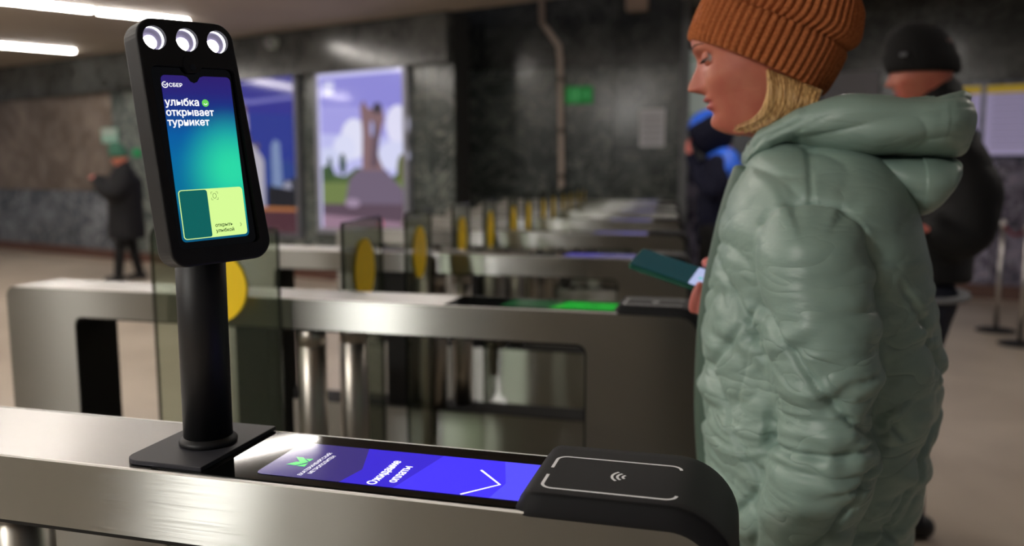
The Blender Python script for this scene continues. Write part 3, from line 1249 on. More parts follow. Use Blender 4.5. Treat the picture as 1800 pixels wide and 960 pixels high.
# waterdrop notch in the top edge: replace straight part
top_i = max(range(len(so)), key=lambda i: (so[i][1], so[i][0]))
so2 = []
for i, p in enumerate(so):
    so2.append(p)
    q = so[(i + 1) % len(so)]
    if p[1] > 0.0807 and q[1] > 0.0807 and p[0] > 0.02 and q[0] < -0.02:
        so2 += [(0.008, 0.0808), (0.004, 0.0795), (0.001, 0.0752), (-0.0025, 0.0738), (-0.006, 0.0752), (-0.009, 0.0795), (-0.013, 0.0808)]
sv = [TF3(p[0], p[1], 0.0) for p in so2]
me = mesh('screen', sv, [tuple(range(len(sv)))])
uvl = me.uv_layers.new(name='UVMap')
for li, loop in enumerate(me.loops):
    p = so2[loop.vertex_index]
    uvl.data[li].uv = ((p[0] + 0.0355) / 0.072, (p[1] + 0.0808) / 0.1616)
scr = link('screen', me, SCRM, term, 'lit blue to green screen with white lettering')
text('lettering', 'СБЕР', TF3, -0.0282, 0.0697, 0.0132, WHITE_LIT, scr, 0.0004, 0.0036, fat=0.00010)
text('lettering', 'улыбка', TF3, -0.0345, 0.0517, 0.034, WHITE_LIT, scr, 0.0004, fat=0.00022)
text('lettering', 'открывает', TF3, -0.0345, 0.0420, 0.0485, WHITE_LIT, scr, 0.0004, fat=0.00022)
text('lettering', 'турникет', TF3, -0.0345, 0.0325, 0.0425, WHITE_LIT, scr, 0.0004, fat=0.00022)
TF3s = TF3
g = [stroke3(TF3, arcp(-0.0322, 0.0715, 0.0027, 70, 385, 20), 0.0009, 0.0004),
     stroke3(TF3, [(-0.0338, 0.0722), (-0.0322, 0.0707), (-0.0294, 0.0733)], 0.0009, 0.0005)]
V, Fc, MI = join(*g)
o = mesh('bank_emblem', V, Fc); link('bank_emblem', o, WHITE_LIT, scr)
LIME = screen_mat('screen_lime', lin(214, 250, 150), 1.0)
LEAF = screen_mat('screen_leaf', lin(110, 215, 90), 1.0)
DG = screen_mat('screen_deep_green', lin(8, 96, 92), 1.0)
INK = screen_mat('screen_ink', lin(40, 70, 30), 1.0)
g = [(*flat_geo(TF3, arcp(0.0065, 0.0545, 0.0036, 0, 350, 24), 0.0004), 0)]
me = mesh('smile_badge', g[0][0], g[0][1]); link('smile_badge', me, LEAF, scr)
me = mesh('smile_mark', *stroke3(TF3, arcp(0.0065, 0.0548, 0.0018, 200, 340, 8), 0.0007, 0.0006)); link('smile_mark', me, WHITE_LIT, scr)
# call to action card
cardo = rounded_quad([(-0.0335, -0.0785), (0.0345, -0.0785), (0.0345, -0.0300), (-0.0335, -0.0300)], [0.0035] * 4)
V, Fc = flat_geo(TF3, cardo, 0.0003)
link('card', mesh('card', V, Fc), LIME, scr, 'pale lime card with dark green left half')
cl = rounded_quad([(-0.0327, -0.0777), (-0.0040, -0.0777), (-0.0040, -0.0308), (-0.0327, -0.0308)], [0.0028, 0.002, 0.0028, 0.0028])
V, Fc = flat_geo(TF3, cl, 0.0005)
link('card_panel', mesh('card_panel', V, Fc), DG, scr)
text('lettering', 'открыть', TF3, 0.0005, -0.0685, 0.0185, INK, scr, 0.0005, fat=0.00010)
text('lettering', 'улыбкой', TF3, 0.0005, -0.0740, 0.0195, INK, scr, 0.0005, fat=0.00010)
g = [stroke3(TF3, [(0.0275, -0.0665), (0.0288, -0.0683), (0.0275, -0.0701)], 0.0005, 0.0005)]
cx, cy = 0.0035, -0.0375
for sx in (-1, 1):
    for sy in (-1, 1):
        g.append(stroke3(TF3, [(cx + sx * 0.0035, cy + sy * 0.0018), (cx + sx * 0.0035, cy + sy * 0.0038), (cx + sx * 0.0017, cy + sy * 0.0038)], 0.0004, 0.0005))
g.append(stroke3(TF3, [(cx + 0.0019 * math.cos(a * 0.3927), cy + 0.0025 * math.sin(a * 0.3927)) for a in range(16)], 0.0004, 0.0005, True))
V, Fc, MI = join(*g)
link('face_scan_icon', mesh('face_scan_icon', V, Fc), INK, scr)
# lamps
LWALL = mat('lamp_wall_white', (0.9, 0.9, 0.92), 0.35, emit=(0.9, 0.9, 1.0), es=1.2)  # recess wall emits too, standing in for the lamp light on it
LRING = mat('lamp_ring', (0.20, 0.18, 0.26), 0.4, bump=((2500, 2500, 2500), 0.5, 0.0003))
LEDM = mat('led_lens', (0.9, 0.9, 0.9), 0.3, emit=(0.97, 0.95, 1.0), es=9.0)
for (a, b) in lamps:
    Lf = Frame(TF3(a, b, 0), tw, th, tn)
    rim = []
    prof = [(LR + 0.0001, 0.0030), (LR - 0.0001, -0.0062), (LR * 0.97, -0.0066)]
    V = []; Fc = []
    n = 32
    for r, d in prof:
        V += [Lf(r * math.cos(2 * math.pi * k / n), r * math.sin(2 * math.pi * k / n), d) for k in range(n)]
    for q in range(len(prof) - 1):
        for k in range(n):
            Fc.append((q * n + k, q * n + (k + 1) % n, (q + 1) * n + (k + 1) % n, (q + 1) * n + k))
    lo = link('lamp', mesh('lamp', V, Fc), LWALL, term, 'round recessed white lamp', smooth=True)
    # the cone ring set a little proud with the bright lens in it
    prof = [(LR * 0.98, -0.0062), (LR * 0.95, -0.0052), (LR * 0.86, -0.0050), (LR * 0.60, -0.0062), (0.0001, -0.0064)]
    V = []; Fc = []
    for r, d in prof:
        V += [Lf(r * math.cos(2 * math.pi * k / n), r * math.sin(2 * math.pi * k / n), d) for k in range(n)]
    for q in range(len(prof) - 1):
        for k in range(n):
            Fc.append((q * n + k, q * n + (k + 1) % n, (q + 1) * n + (k + 1) % n, (q + 1) * n + k))
    link('ring', mesh('ring', V, Fc), LRING, lo, smooth=True)
    V = []; Fc = []
    for q in range(5):
        r = LR * 0.60 * math.cos(q * math.pi / 8 * 0.98); d = -0.0058 + 0.0022 * math.sin(q * math.pi / 8)
        V += [Lf(-0.0012 + r * math.cos(2 * math.pi * k / n), -0.0030 + r * math.sin(2 * math.pi * k / n), d) for k in range(n)]
    for q in range(4):
        for k in range(n):
            Fc.append((q * n + k, q * n + (k + 1) % n, (q + 1) * n + (k + 1) % n, (q + 1) * n + k))
    link('lens', mesh('lens', V, Fc), LEDM, lo, smooth=True)

# ------------------------------------------------------------------ helpers for soft shapes
def _h(ix, iy, iz):
    n = (ix * 374761393 + iy * 668265263 + iz * 2147483647 % 1000003) & 0xffffffff
    n = (n ^ (n >> 13)) * 1274126177 & 0xffffffff
    return ((n ^ (n >> 16)) & 0xffff) / 32767.5 - 1.0


def vnoise(P):
    """smooth value noise in [-1, 1] for an (n,3) array"""
    P = np.asarray(P, float)
    i = np.floor(P).astype(np.int64); f = P - i
    f = f * f * (3 - 2 * f)
    r = 0
    for a in (0, 1):
        for b in (0, 1):
            for c in (0, 1):
                w = (f[:, 0] if a else 1 - f[:, 0]) * (f[:, 1] if b else 1 - f[:, 1]) * (f[:, 2] if c else 1 - f[:, 2])
                r = r + w * _h(i[:, 0] + a + 977, i[:, 1] + b + 977, i[:, 2] + c + 977)
    return r


def cr(xs, ys, x):
    """smooth monotone-ish interpolation of table (xs, ys) at x (cubic hermite)"""
    xs = np.asarray(xs, float); ys = np.asarray(ys, float); x = np.clip(np.asarray(x, float), xs[0], xs[-1])
    m = np.gradient(ys, xs)
    k = np.clip(np.searchsorted(xs, x) - 1, 0, len(xs) - 2)
    h = xs[k + 1] - xs[k]; t = (x - xs[k]) / h
    return ((2 * t**3 - 3 * t**2 + 1) * ys[k] + (t**3 - 2 * t**2 + t) * h * m[k] + (-2 * t**3 + 3 * t**2) * ys[k + 1] + (t**3 - t**2) * h * m[k + 1])


def grid_normals(G):
    du = np.roll(G, -1, 1) - np.roll(G, 1, 1)
    dv = np.gradient(G, axis=0)
    n = np.cross(du, dv)
    l = np.linalg.norm(n, axis=2, keepdims=True); l[l < 1e-12] = 1
    return n / l


def grid_mesh(name, G, cap0=True, cap1=True, smooth=True):
    """closed tube from a rows x cols x 3 grid"""
    R, Cn, _ = G.shape
    V = G.reshape(-1, 3).tolist()
    f = []
    for r in range(R - 1):
        a = r * Cn
        for c in range(Cn):
            d = (c + 1) % Cn
            f.append((a + c, a + d, a + Cn + d, a + Cn + c))
    if cap0:
        V.append(G[0].mean(0).tolist()); k = len(V) - 1
        for c in range(Cn):
            f.append((k, (c + 1) % Cn, c))
    if cap1:
        V.append(G[-1].mean(0).tolist()); k = len(V) - 1; a = (R - 1) * Cn
        for c in range(Cn):
            f.append((k, a + c, a + (c + 1) % Cn))
    me = bpy.data.meshes.new(name)
    me.from_pydata(V, [], f)
    if smooth:
        me.polygons.foreach_set('use_smooth', [True] * len(me.polygons))
    me.update()
    bm_ = bmesh.new(); bm_.from_mesh(me); bmesh.ops.recalc_face_normals(bm_, faces=bm_.faces[:]); bm_.to_mesh(me); bm_.free()
    return me


def sup(t, p):
    c = np.cos(t); s = np.sin(t)
    return np.sign(c) * np.abs(c) ** (2 / p), np.sign(s) * np.abs(s) ** (2 / p)


def polydist(P2, line):
    """distance of points to a polyline and arclength of the foot"""
    L = np.asarray(line, float)
    best = np.full(len(P2), 1e9); sarc = np.zeros(len(P2)); acc = 0
    for a, b in zip(L[:-1], L[1:]):
        ab = b - a; l2 = ab @ ab; l = math.sqrt(l2)
        t = np.clip(((P2 - a) @ ab) / l2, 0, 1)
        d = np.linalg.norm(P2 - (a + t[:, None] * ab), axis=1)
        m = d < best
        best[m] = d[m]; sarc[m] = acc + t[m] * l
        acc += l
    return best, sarc


def tube_grid(path, radii, n=20, caps=5):
    """closed capsule-like tube: path of points, radii (r or (ra, rb)) ; returns grid"""
    P = [Vector(p) for p in path]
    rows = []
    up = None
    N = len(P)
    for i in range(N):
        t = (P[min(i + 1, N - 1)] - P[max(i - 1, 0)]).normalized()
        if up is None:
            up = t.orthogonal().normalized()
        a = (up - t * up.dot(t)).normalized(); up = a
        b = t.cross(a)
        r = radii[i]
        ra, rb = r if isinstance(r, (tuple, list)) else (r, r)
        rows.append((P[i], a, b, ra, rb, t))
    out = []

    def ring(c, a, b, ra, rb):
        return [tuple(c + a * (ra * math.cos(2 * math.pi * k / n)) + b * (rb * math.sin(2 * math.pi * k / n))) for k in range(n)]
    c, a, b, ra, rb, t = rows[0]
    m = min(ra, rb)
    for k in range(caps, 0, -1):
        an = k / caps * math.pi / 2 * 0.97
        out.append(ring(c - t * m * math.sin(an), a, b, ra * math.cos(an), rb * math.cos(an)))
    for c, a, b, ra, rb, t in rows:
        out.append(ring(c, a, b, ra, rb))
    c, a, b, ra, rb, t = rows[-1]
    m = min(ra, rb)
    for k in range(1, caps + 1):
        an = k / caps * math.pi / 2 * 0.97
        out.append(ring(c + t * m * math.sin(an), a, b, ra * math.cos(an), rb * math.cos(an)))
    return np.array(out)


def smooth_path(pts, radii, n=8):
    """catmull subdivision of a path and its radii"""
    P = np.array([list(p) for p in pts], float)
    Rr = np.array([r if isinstance(r, (tuple, list)) else (r, r) for r in radii], float)
    s = np.concatenate([[0], np.cumsum(np.linalg.norm(np.diff(P, axis=0), axis=1))])
    t = np.linspace(0, s[-1], n * (len(pts) - 1) + 1)
    Q = np.stack([cr(s, P[:, i], t) for i in range(3)], 1)
    R2 = np.stack([cr(s, Rr[:, i], t) for i in range(2)], 1)
    return [tuple(q) for q in Q], [tuple(r) for r in R2]


def blob(name, grids, voxel, m, parent, label=None, smooth=2, disp=None):
    """several closed grids fused into one continuous surface"""
    V = []; Fc = []
    for G in grids:
        me = grid_mesh('tmp', np.asarray(G))
        o = len(V)
        V += [tuple(v.co) for v in me.vertices]
        Fc += [tuple(i + o for i in p.vertices) for p in me.polygons]
        bpy.data.meshes.remove(me)
    me = bpy.data.meshes.new(name); me.from_pydata(V, [], Fc)
    o = bpy.data.objects.new(name, me); COL.link(o)
    md = o.modifiers.new('r', 'REMESH'); md.mode = 'VOXEL'; md.voxel_size = voxel; md.use_smooth_shade = True
    if smooth:
        ms = o.modifiers.new('s', 'SMOOTH'); ms.factor = 0.6; ms.iterations = smooth
    dg = bpy.context.evaluated_depsgraph_get()
    me2 = bpy.data.meshes.new_from_object(o.evaluated_get(dg))
    bpy.data.objects.remove(o); bpy.data.meshes.remove(me)
    me2.name = name
    me2.polygons.foreach_set('use_smooth', [True] * len(me2.polygons))
    if disp:
        n = len(me2.vertices)
        co = np.empty(n * 3); me2.vertices.foreach_get('co', co); co = co.reshape(-1, 3)
        no = np.empty(n * 3); me2.vertex_normals.foreach_get('vector', no); no = no.reshape(-1, 3)
        co = co + no * disp(co)[:, None]
        me2.vertices.foreach_set('co', co.ravel()); me2.update()
    me2.materials.clear()
    return link(name, me2, m, parent, label)


SKIN = mat('skin', lin(188, 112, 90), 0.45, sss=0.1, noise=((30, 30, 30), lin(184, 100, 82), lin(192, 118, 94), 3, 0))
SKIN_PINK = mat('skin_pink', lin(222, 130, 122), 0.5, sss=0.15)
LIP = mat('lips', lin(176, 84, 80), 0.4)
LASH = mat('dark_lash', lin(40, 24, 20), 0.6)
BROW = mat('brown_brow', lin(92, 56, 42), 0.8)
EYEW = mat('eye_white', lin(215, 205, 200), 0.15)
IRIS = mat('iris', lin(60, 70, 70), 0.1)


def head_mesh(name, origin, fwd, pitch, s, female=True, rows=150, cols=200, neck=0.08, mats=(SKIN, LIP)):
    """face, skull and neck in one surface. local axes: f forward, y sideways, z up; eyes at z=0"""
    z = np.concatenate([np.linspace(0.1165, -0.118, rows), np.linspace(-0.121, -0.12 - neck, 16)])
    zs = [-0.12 - neck, -0.15, -0.128, -0.121, -0.112, -0.098, -0.084, -0.075, -0.066, -0.058, -0.045, -0.02, 0.0, 0.018, 0.04, 0.07, 0.10, 0.112, 0.1165]
    fr_ = [0.015, 0.022, 0.034, 0.058, 0.073, 0.0800, 0.0812, 0.0820, 0.0828, 0.0836, 0.0842, 0.0848, 0.0870, 0.0935, 0.094, 0.083, 0.055, 0.03, 0.003]
    bk = [-0.085, -0.075, -0.070, -0.068, -0.068, -0.070, -0.074, -0.077, -0.080, -0.082, -0.086, -0.094, -0.099, -0.101, -0.101, -0.090, -0.060, -0.03, -0.003]
    w = [0.056, 0.053, 0.052, 0.050, 0.049, 0.053, 0.058, 0.061, 0.0635, 0.065, 0.068, 0.071, 0.0725, 0.0735, 0.074, 0.067, 0.044, 0.024, 0.003]
    F_ = cr(zs, fr_, z); B_ = cr(zs, bk, z); W_ = cr(zs, w, z)
    th_ = np.linspace(0, 2 * np.pi, cols, endpoint=False)
    # crowd the columns towards the face
    th_ = th_ - 0.42 * np.sin(th_)
    T, Z = np.meshgrid(th_, z)
    Fm = F_[:, None]; Bm = B_[:, None]; Wm = W_[:, None]
    c, s_ = np.cos(T), np.sin(T)
    mid = np.where(Z < -0.06, -0.012, -0.008)
    pw = 0.86
    cc = np.sign(c) * np.abs(c) ** pw
    # jaw: the front half narrows to the chin
    jaw = np.clip((-Z - 0.03) / 0.08, 0, 1) * (Z > -0.121)
    x = np.where(c > 0, mid + (Fm - mid) * cc, mid + (mid - Bm) * cc)
    y = Wm * np.sign(s_) * np.abs(s_) ** (0.9 + 0.0 * jaw)
    y = y * (1 - 0.28 * jaw * np.clip(c, 0, 1))
    front = np.clip(c, 0, 1)
    g = lambda a, b, sa, sb: np.exp(-((y - a) / sa) ** 2 - ((Z - b) / sb) ** 2)
    # nose
    nz = cr([-0.06, -0.052, -0.047, -0.041, -0.034, -0.02, -0.006, 0.006, 0.02], [0, 0.001, 0.012, 0.0255, 0.0255, 0.0165, 0.007, 0.002, 0.0], Z.ravel()).reshape(Z.shape)
    nz = np.where((Z > 0.02) | (Z < -0.06), 0, nz)
    nw = cr([-0.06, -0.045, -0.03, 0.0, 0.02], [0.011, 0.0125, 0.0115, 0.008, 0.010], np.clip(Z, -0.06, 0.02).ravel()).reshape(Z.shape)
    x = x + nz * np.exp(-(y / nw) ** 2) * (front > 0)
    x = x + 0.006 * (g(0.013, -0.042, 0.006, 0.007) + g(-0.013, -0.042, 0.006, 0.007)) * (front > 0.3)
    # eye sockets, brow, cheeks, lips
    for sg in (-1, 1):
        x = x - 0.0105 * g(sg * 0.031, 0.0, 0.016, 0.011) * (front > 0.2)
        x = x + 0.003 * g(sg * 0.030, 0.017, 0.02, 0.006) * (front > 0.2)
        x = x + 0.004 * g(sg * 0.040, -0.038, 0.018, 0.016) * (front > 0.2)
        y = y + sg * 0.002 * g(sg * 0.055, -0.03, 0.02, 0.02)
    lipm = np.exp(-(y / 0.021) ** 4) * (front > 0.3)
    x = x + lipm * (0.0040 * np.exp(-((Z + 0.060) / 0.0042) ** 2) + 0.0040 * np.exp(-((Z + 0.0725) / 0.0045) ** 2) - 0.0050 * np.exp(-((Z + 0.0662) / 0.0020) ** 2))
    x = x - 0.003 * np.exp(-(y / 0.02) ** 2) * np.exp(-((Z + 0.083) / 0.005) ** 2) * (front > 0.3)
    x = x + 0.0055 * np.exp(-(y / 0.016) ** 2) * np.exp(-((Z + 0.100) / 0.010) ** 2) * (front > 0.3)
    x = x + 0.0035 * np.exp(-(y / 0.022) ** 2) * np.exp(-((Z + 0.060) / 0.014) ** 2) * (front > 0.3)
    lipface = ((Z < -0.0575) & (Z > -0.077) & (np.abs(y) < 0.0235 - 0.35 * np.abs(Z + 0.066)) & (front > 0.4))
    fwd = Vector(fwd).normalized(); side = Vector((0, 0, 1)).cross(fwd)
    f2 = (fwd * math.cos(pitch) - Vector((0, 0, 1)) * math.sin(pitch)); u2 = side.cross(f2) * -1
    u2 = f2.cross(side)
    if u2.z < 0:
        u2 = -u2
    A = np.array(f2); S = np.array(side); U = np.array(u2)
    # the neck stays upright although the head tips
    G = np.array(origin) + s * (x[..., None] * A + y[..., None] * S + Z[..., None] * U)
    me = grid_mesh(name, G)
    R, Cn = x.shape
    mi = np.zeros(len(me.polygons), int)
    lf = lipface[:-1, :].ravel()
    mi[:len(lf)] = lf.astype(int)
    for m_ in mats:
        me.materials.append(m_)
    me.polygons.foreach_set('material_index', mi.tolist())

    def surf(yy, zz, out=0.0):
        """point on the face at sideways yy and height zz (local, unscaled)"""
        r = int(np.argmin(np.abs(z - zz)))
        rowy = np.where(c[r] > 0.05, y[r], 9)
        k = int(np.argmin(np.abs(rowy - yy)))
        p = Vector(origin) + (f2 * (x[r, k] + out) + side * yy + u2 * zz) * s
        return p
    return me, surf, (f2, side, u2)


def eye_parts(parent, origin, ax, s, surf, closed=0.55):
    f2, side, u2 = ax
    for sg in (-1, 1):
        cpt = Vector(origin) + (f2 * 0.0695 + side * (sg * 0.031) + u2 * 0.0) * s
        r = 0.0118 * s
        V = []; Fc = []; n = 20; m = 12
        for i in range(m + 1):
            a = math.pi * i / m
            for k in range(n):
                b = 2 * math.pi * k / n
                V.append(cpt + (f2 * math.cos(a) + (side * math.cos(b) + u2 * math.sin(b)) * math.sin(a)) * r)
        for i in range(m):
            for k in range(n):
                Fc.append((i * n + k, i * n + (k + 1) % n, (i + 1) * n + (k + 1) % n, (i + 1) * n + k))
        me = mesh('eye', V, Fc)
        mi = [1 if i < 3 else 0 for i in range(m) for k in range(n)]
        me.polygons.foreach_set('material_index', mi)
        link('eye', me, [EYEW, IRIS], parent, smooth=True)
        # upper and lower lids: shells around the eye
        V = []; Fc = []
        def shell(e0, e1, rr):
            o = len(V); mm_, nn_ = 6, 16
            for i in range(mm_ + 1):
                el = e0 + (e1 - e0) * i / mm_
                for k in range(nn_ + 1):
                    az = math.radians(-80 + 160 * k / nn_)
                    V.append(cpt + (f2 * (math.cos(el) * math.cos(az)) + side * (math.sin(az) * 1.15) + u2 * (math.sin(el) * math.cos(az * 0.6))) * rr)
            for i in range(mm_):
                for k in range(nn_):
                    a = o + i * (nn_ + 1) + k
                    Fc.append((a, a + 1, a + nn_ + 2, a + nn_ + 1))
        shell(math.radians(75), math.radians(28 - 50 * closed), 0.0127 * s)
        shell(math.radians(-75), math.radians(-30), 0.0129 * s)
        link('eyelid', mesh('eyelid', V, Fc), SKIN, parent, smooth=True)
        el = math.radians(27 - 50 * closed)
        pts = []
        for k in range(13):
            az = math.radians(-75 + 150 * k / 12)
            pts.append(cpt + (f2 * (math.cos(el) * math.cos(az)) + side * (math.sin(az) * 1.15) + u2 * (math.sin(el) * math.cos(az * 0.6) - 0.02)) * 0.0137 * s)
        V = []; Fc = []
        for p in pts:
            V += [p + u2 * 0.0008, p - u2 * 0.0008 * 0.5 + f2 * 0.0, p + f2 * 0.0035 * s - u2 * 0.0025 * s]
        for k in range(12):
            for q in (0, 1):
                a = 3 * k + q
                Fc.append((a, a + 1, a + 4, a + 3))
        link('eyelashes', mesh('eyelashes', V, Fc), LASH, parent)
        top = []; bot = []
        for k in range(9):
            t = k / 8
            yy = sg * (0.014 + 0.036 * t); zz = 0.0185 + 0.006 * math.sin(t * 2.4) - 0.003 * t
            th__ = 0.0042 * (1 - 0.75 * t)
            top.append(surf(yy, zz + th__ / 2, 0.0012)); bot.append(surf(yy, zz - th__ / 2, 0.0012))
        V = top + bot
        link('eyebrow', mesh('eyebrow', V, [(k, k + 1, 10 + k, 9 + k) for k in range(8)]), BROW, parent)


def hand_grids(wrist, d, up, s=1.0, curl=0.5, thumb_side=1, spread=0.1, thumb_curl=0.3):
    """palm, four unequal fingers and a thumb. d = from wrist to knuckles, up = back of the hand"""
    d = Vector(d).normalized(); up = Vector(up); up = (up - d * up.dot(d)).normalized(); sd = d.cross(up)
    w = Vector(wrist)
    out = []
    path = [w - d * 0.03 * s, w, w + d * 0.03 * s, w + d * 0.065 * s, w + d * 0.085 * s]
    g = []
    n = 20
    for p, (ra, rb) in zip(path, ((0.027, 0.02), (0.027, 0.018), (0.036, 0.016), (0.040, 0.0135), (0.037, 0.011))):
        g.append([tuple(p + sd * (ra * s * math.cos(2 * math.pi * k / n)) + up * (rb * s * math.sin(2 * math.pi * k / n))) for k in range(n)])
    out.append(np.array(g))
    for i, (off, L, r) in enumerate(((0.030, 0.070, 0.0088), (0.010, 0.078, 0.0092), (-0.010, 0.072, 0.0088), (-0.029, 0.056, 0.0078))):
        base = w + d * 0.078 * s + sd * (off * thumb_side) * s
        dirv = (d + sd * (off * thumb_side) * spread * 30 * 0.1).normalized()
        pts = [base]; cur = base; ang = 0
        for seg, frac in enumerate((0.45, 0.3, 0.25)):
            ang += curl * (0.9 if seg == 0 else 1.0)
            v = dirv * math.cos(ang) - up * math.sin(ang)
            cur = cur + v * L * frac * s
            pts.append(cur)
        pp, rr = smooth_path(pts, [r * s, r * 0.97 * s, r * 0.9 * s, r * 0.72 * s], 5)
        out.append(tube_grid(pp, rr, 14, 4))
    tb = w + d * 0.022 * s + sd * (0.028 * thumb_side) * s
    tv = (d * 0.75 + sd * thumb_side * 0.65 - up * 0.1).normalized()
    t1 = tb + tv * 0.038 * s
    t2v = (tv * math.cos(thumb_curl) + (d * 0.6 - sd * thumb_side * 0.5) * math.sin(thumb_curl)).normalized()
    t2 = t1 + t2v * 0.03 * s
    t3 = t2 + (t2v - up * 0.15).normalized() * 0.024 * s
    pp, rr = smooth_path([tb, t1, t2, t3], [0.015 * s, 0.0125 * s, 0.0105 * s, 0.0085 * s], 5)
    out.append(tube_grid(pp, rr, 14, 4))
    return out


# ------------------------------------------------------------------ the woman in the sage coat
WY = 1.33


def PX2(px, py, Y=WY):
    p = ony(px, py, Y)
    return (p.x, p.z)


COAT = mat('sage_nylon', lin(134, 157, 146), 0.40, spec=0.5, bump=((26, 26, 60), 0.35, 0.005))
def coat_bump(m):
    nt = m.node_tree
    p = nt.nodes['Principled BSDF']
    old = p.inputs['Normal'].links[0].from_node
    tc = nt.nodes.new('ShaderNodeTexCoord')
    mp = nt.nodes.new('ShaderNodeMapping')
    mp.inputs['Scale'].default_value = (10, 10, 27)
    mp.inputs['Rotation'].default_value = (0, 0.35, 0)
    n = nt.nodes.new('ShaderNodeTexNoise'); n.inputs['Scale'].default_value = 1.0; n.inputs['Detail'].default_value = 1.5; n.inputs['Distortion'].default_value = 0.6
    a = nt.nodes.new('ShaderNodeMath'); a.operation = 'SUBTRACT'; a.inputs[1].default_value = 0.5
    b = nt.nodes.new('ShaderNodeMath'); b.operation = 'ABSOLUTE'
    c = nt.nodes.new('ShaderNodeMath'); c.operation = 'POWER'; c.inputs[1].default_value = 0.6
    bp = nt.nodes.new('ShaderNodeBump'); bp.inputs['Strength'].default_value = 0.75; bp.inputs['Distance'].default_value = 0.008
    nt.links.new(tc.outputs['Object'], mp.inputs[0]); nt.links.new(mp.outputs[0], n.inputs['Vector'])
    nt.links.new(n.outputs['Fac'], a.inputs[0]); nt.links.new(a.outputs[0], b.inputs[0]); nt.links.new(b.outputs[0], c.inputs[0])
    nt.links.new(c.outputs[0], bp.inputs['Height']); nt.links.new(old.outputs[0], bp.inputs['Normal'])
    nt.links.new(bp.outputs[0], p.inputs['Normal'])
    sx = nt.nodes.new('ShaderNodeSeparateXYZ'); mr = nt.nodes.new('ShaderNodeMapRange')
    mr.inputs['From Min'].default_value = 1.10; mr.inputs['From Max'].default_value = 1.22
    mr.inputs['To Min'].default_value = 0.75; mr.inputs['To Max'].default_value = 0.28
    nt.links.new(tc.outputs['Object'], sx.inputs[0]); nt.links.new(sx.outputs[2], mr.inputs['Value']); nt.links.new(mr.outputs[0], bp.inputs['Strength'])


coat_bump(COAT)
COAT_D = mat('dark_sage_placket', lin(78, 100, 88), 0.5)
KNIT = mat('rust_knit', lin(168, 98, 58), 0.9, spec=0.15, noise=((300, 300, 300), lin(156, 88, 50), lin(184, 110, 66), 3, 0),
           bump=((500, 500, 300), 0.5, 0.001))
HAIRM = mat('blond_hair', lin(196, 152, 98), 0.42, noise=((300, 300, 20), lin(160, 116, 66), lin(222, 182, 122), 3, 0))
woman = thing('person', 'woman in rust knitted beanie and sage green padded coat, raising a phone beside the gates', 'person', (PX2(1440, 600)[0], WY, 0))
wloc = Vector(woman.location)


def wl(name, me, m, label=None, parent=None):
    """link with world coordinates under the woman"""
    me.transform(Matrix.Translation(-wloc))
    return link(name, me, m, parent or woman, label)


# torso of the coat: silhouette read at the woman's own distance
trow = [(250, 1340, 1470, .06), (266, 1322, 1530, .095), (285, 1308, 1556, .135), (310, 1298, 1578, .172), (340, 1286, 1594, .203), (375, 1275, 1604, .218),
        (430, 1262, 1616, .216), (500, 1249, 1630, .208), (560, 1241, 1640, .208), (640, 1236, 1645, .212), (720, 1235, 1636, .214), (800, 1240, 1617, .214),
        (880, 1252, 1598, .214), (960, 1268, 1580, .212), (1080, 1280, 1574, .21), (1200, 1282, 1580, .205), (1240, 1284, 1578, .20)]
zz = []; xl = []; xr = []; hw = []
for y_, a_, b_, h_ in trow:
    pl = ony(a_, y_, WY); pr = ony(b_, y_, WY)
    zz.append((pl.z + pr.z) / 2); xl.append(pl.x); xr.append(pr.x); hw.append(h_)
zz = np.array(zz)[::-1]; xl = np.array(xl)[::-1]; xr = np.array(xr)[::-1]; hw = np.array(hw)[::-1]
NR, NC = 300, 260
zt = np.linspace(zz[0], zz[-1], NR)
L_ = cr(zz, xl, zt); R_ = cr(zz, xr, zt); H_ = cr(zz, hw, zt)
ths = np.linspace(0, 2 * np.pi, NC, endpoint=False)
c_, s_ = sup(ths, 2.35)
G = np.zeros((NR, NC, 3))
G[..., 0] = ((L_ + R_) / 2)[:, None] + ((R_ - L_) / 2)[:, None] * c_
G[..., 1] = WY + H_[:, None] * s_
G[..., 2] = zt[:, None]


def seam(lines, Y):
    return [[PX2(x, y, Y) for x, y in ln] for ln in lines]


def seam_disp(P, seams, groove=0.007, w=0.0045, puff=0.004, pw=0.03, ripple=0.0035, rf=70, seed=0.0):
    P2 = P[:, [0, 2]]
    h = np.zeros(len(P)); dm = np.full(len(P), 1e9)
    for i, ln in enumerate(seams):
        d, s = polydist(P2, ln)
        h -= groove * np.exp(-(d / w) ** 2)
        n = vnoise(np.stack([s * rf, d * 9 + i * 7.3, np.full(len(P), seed + i)], 1))
        h += ripple * n * np.exp(-(d / pw) ** 1.5)
        dm = np.minimum(dm, d)
    h += puff * (1 - np.exp(-(dm / pw) ** 2))
    return h


def crease(P, sc, rot, seed, warp=0.6, sharp=1.0):
    """soft puffs divided by narrow creases; sc = frequency along and across, rot = crease angle in the xz plane"""
    ca, sa = math.cos(rot), math.sin(rot)
    a = P[:, 0] * ca + P[:, 2] * sa
    b = -P[:, 0] * sa + P[:, 2] * ca
    wv = vnoise(np.stack([a * sc[0] * 0.7 + seed, b * sc[1] * 0.35, P[:, 1] * 6], 1)) * warp
    n = vnoise(np.stack([a * sc[0], b * sc[1] + wv * 1.5, P[:, 1] * 5 + seed * 3.1], 1))
    return (1.15 * np.abs(n) ** 0.55 - 0.55) * sharp


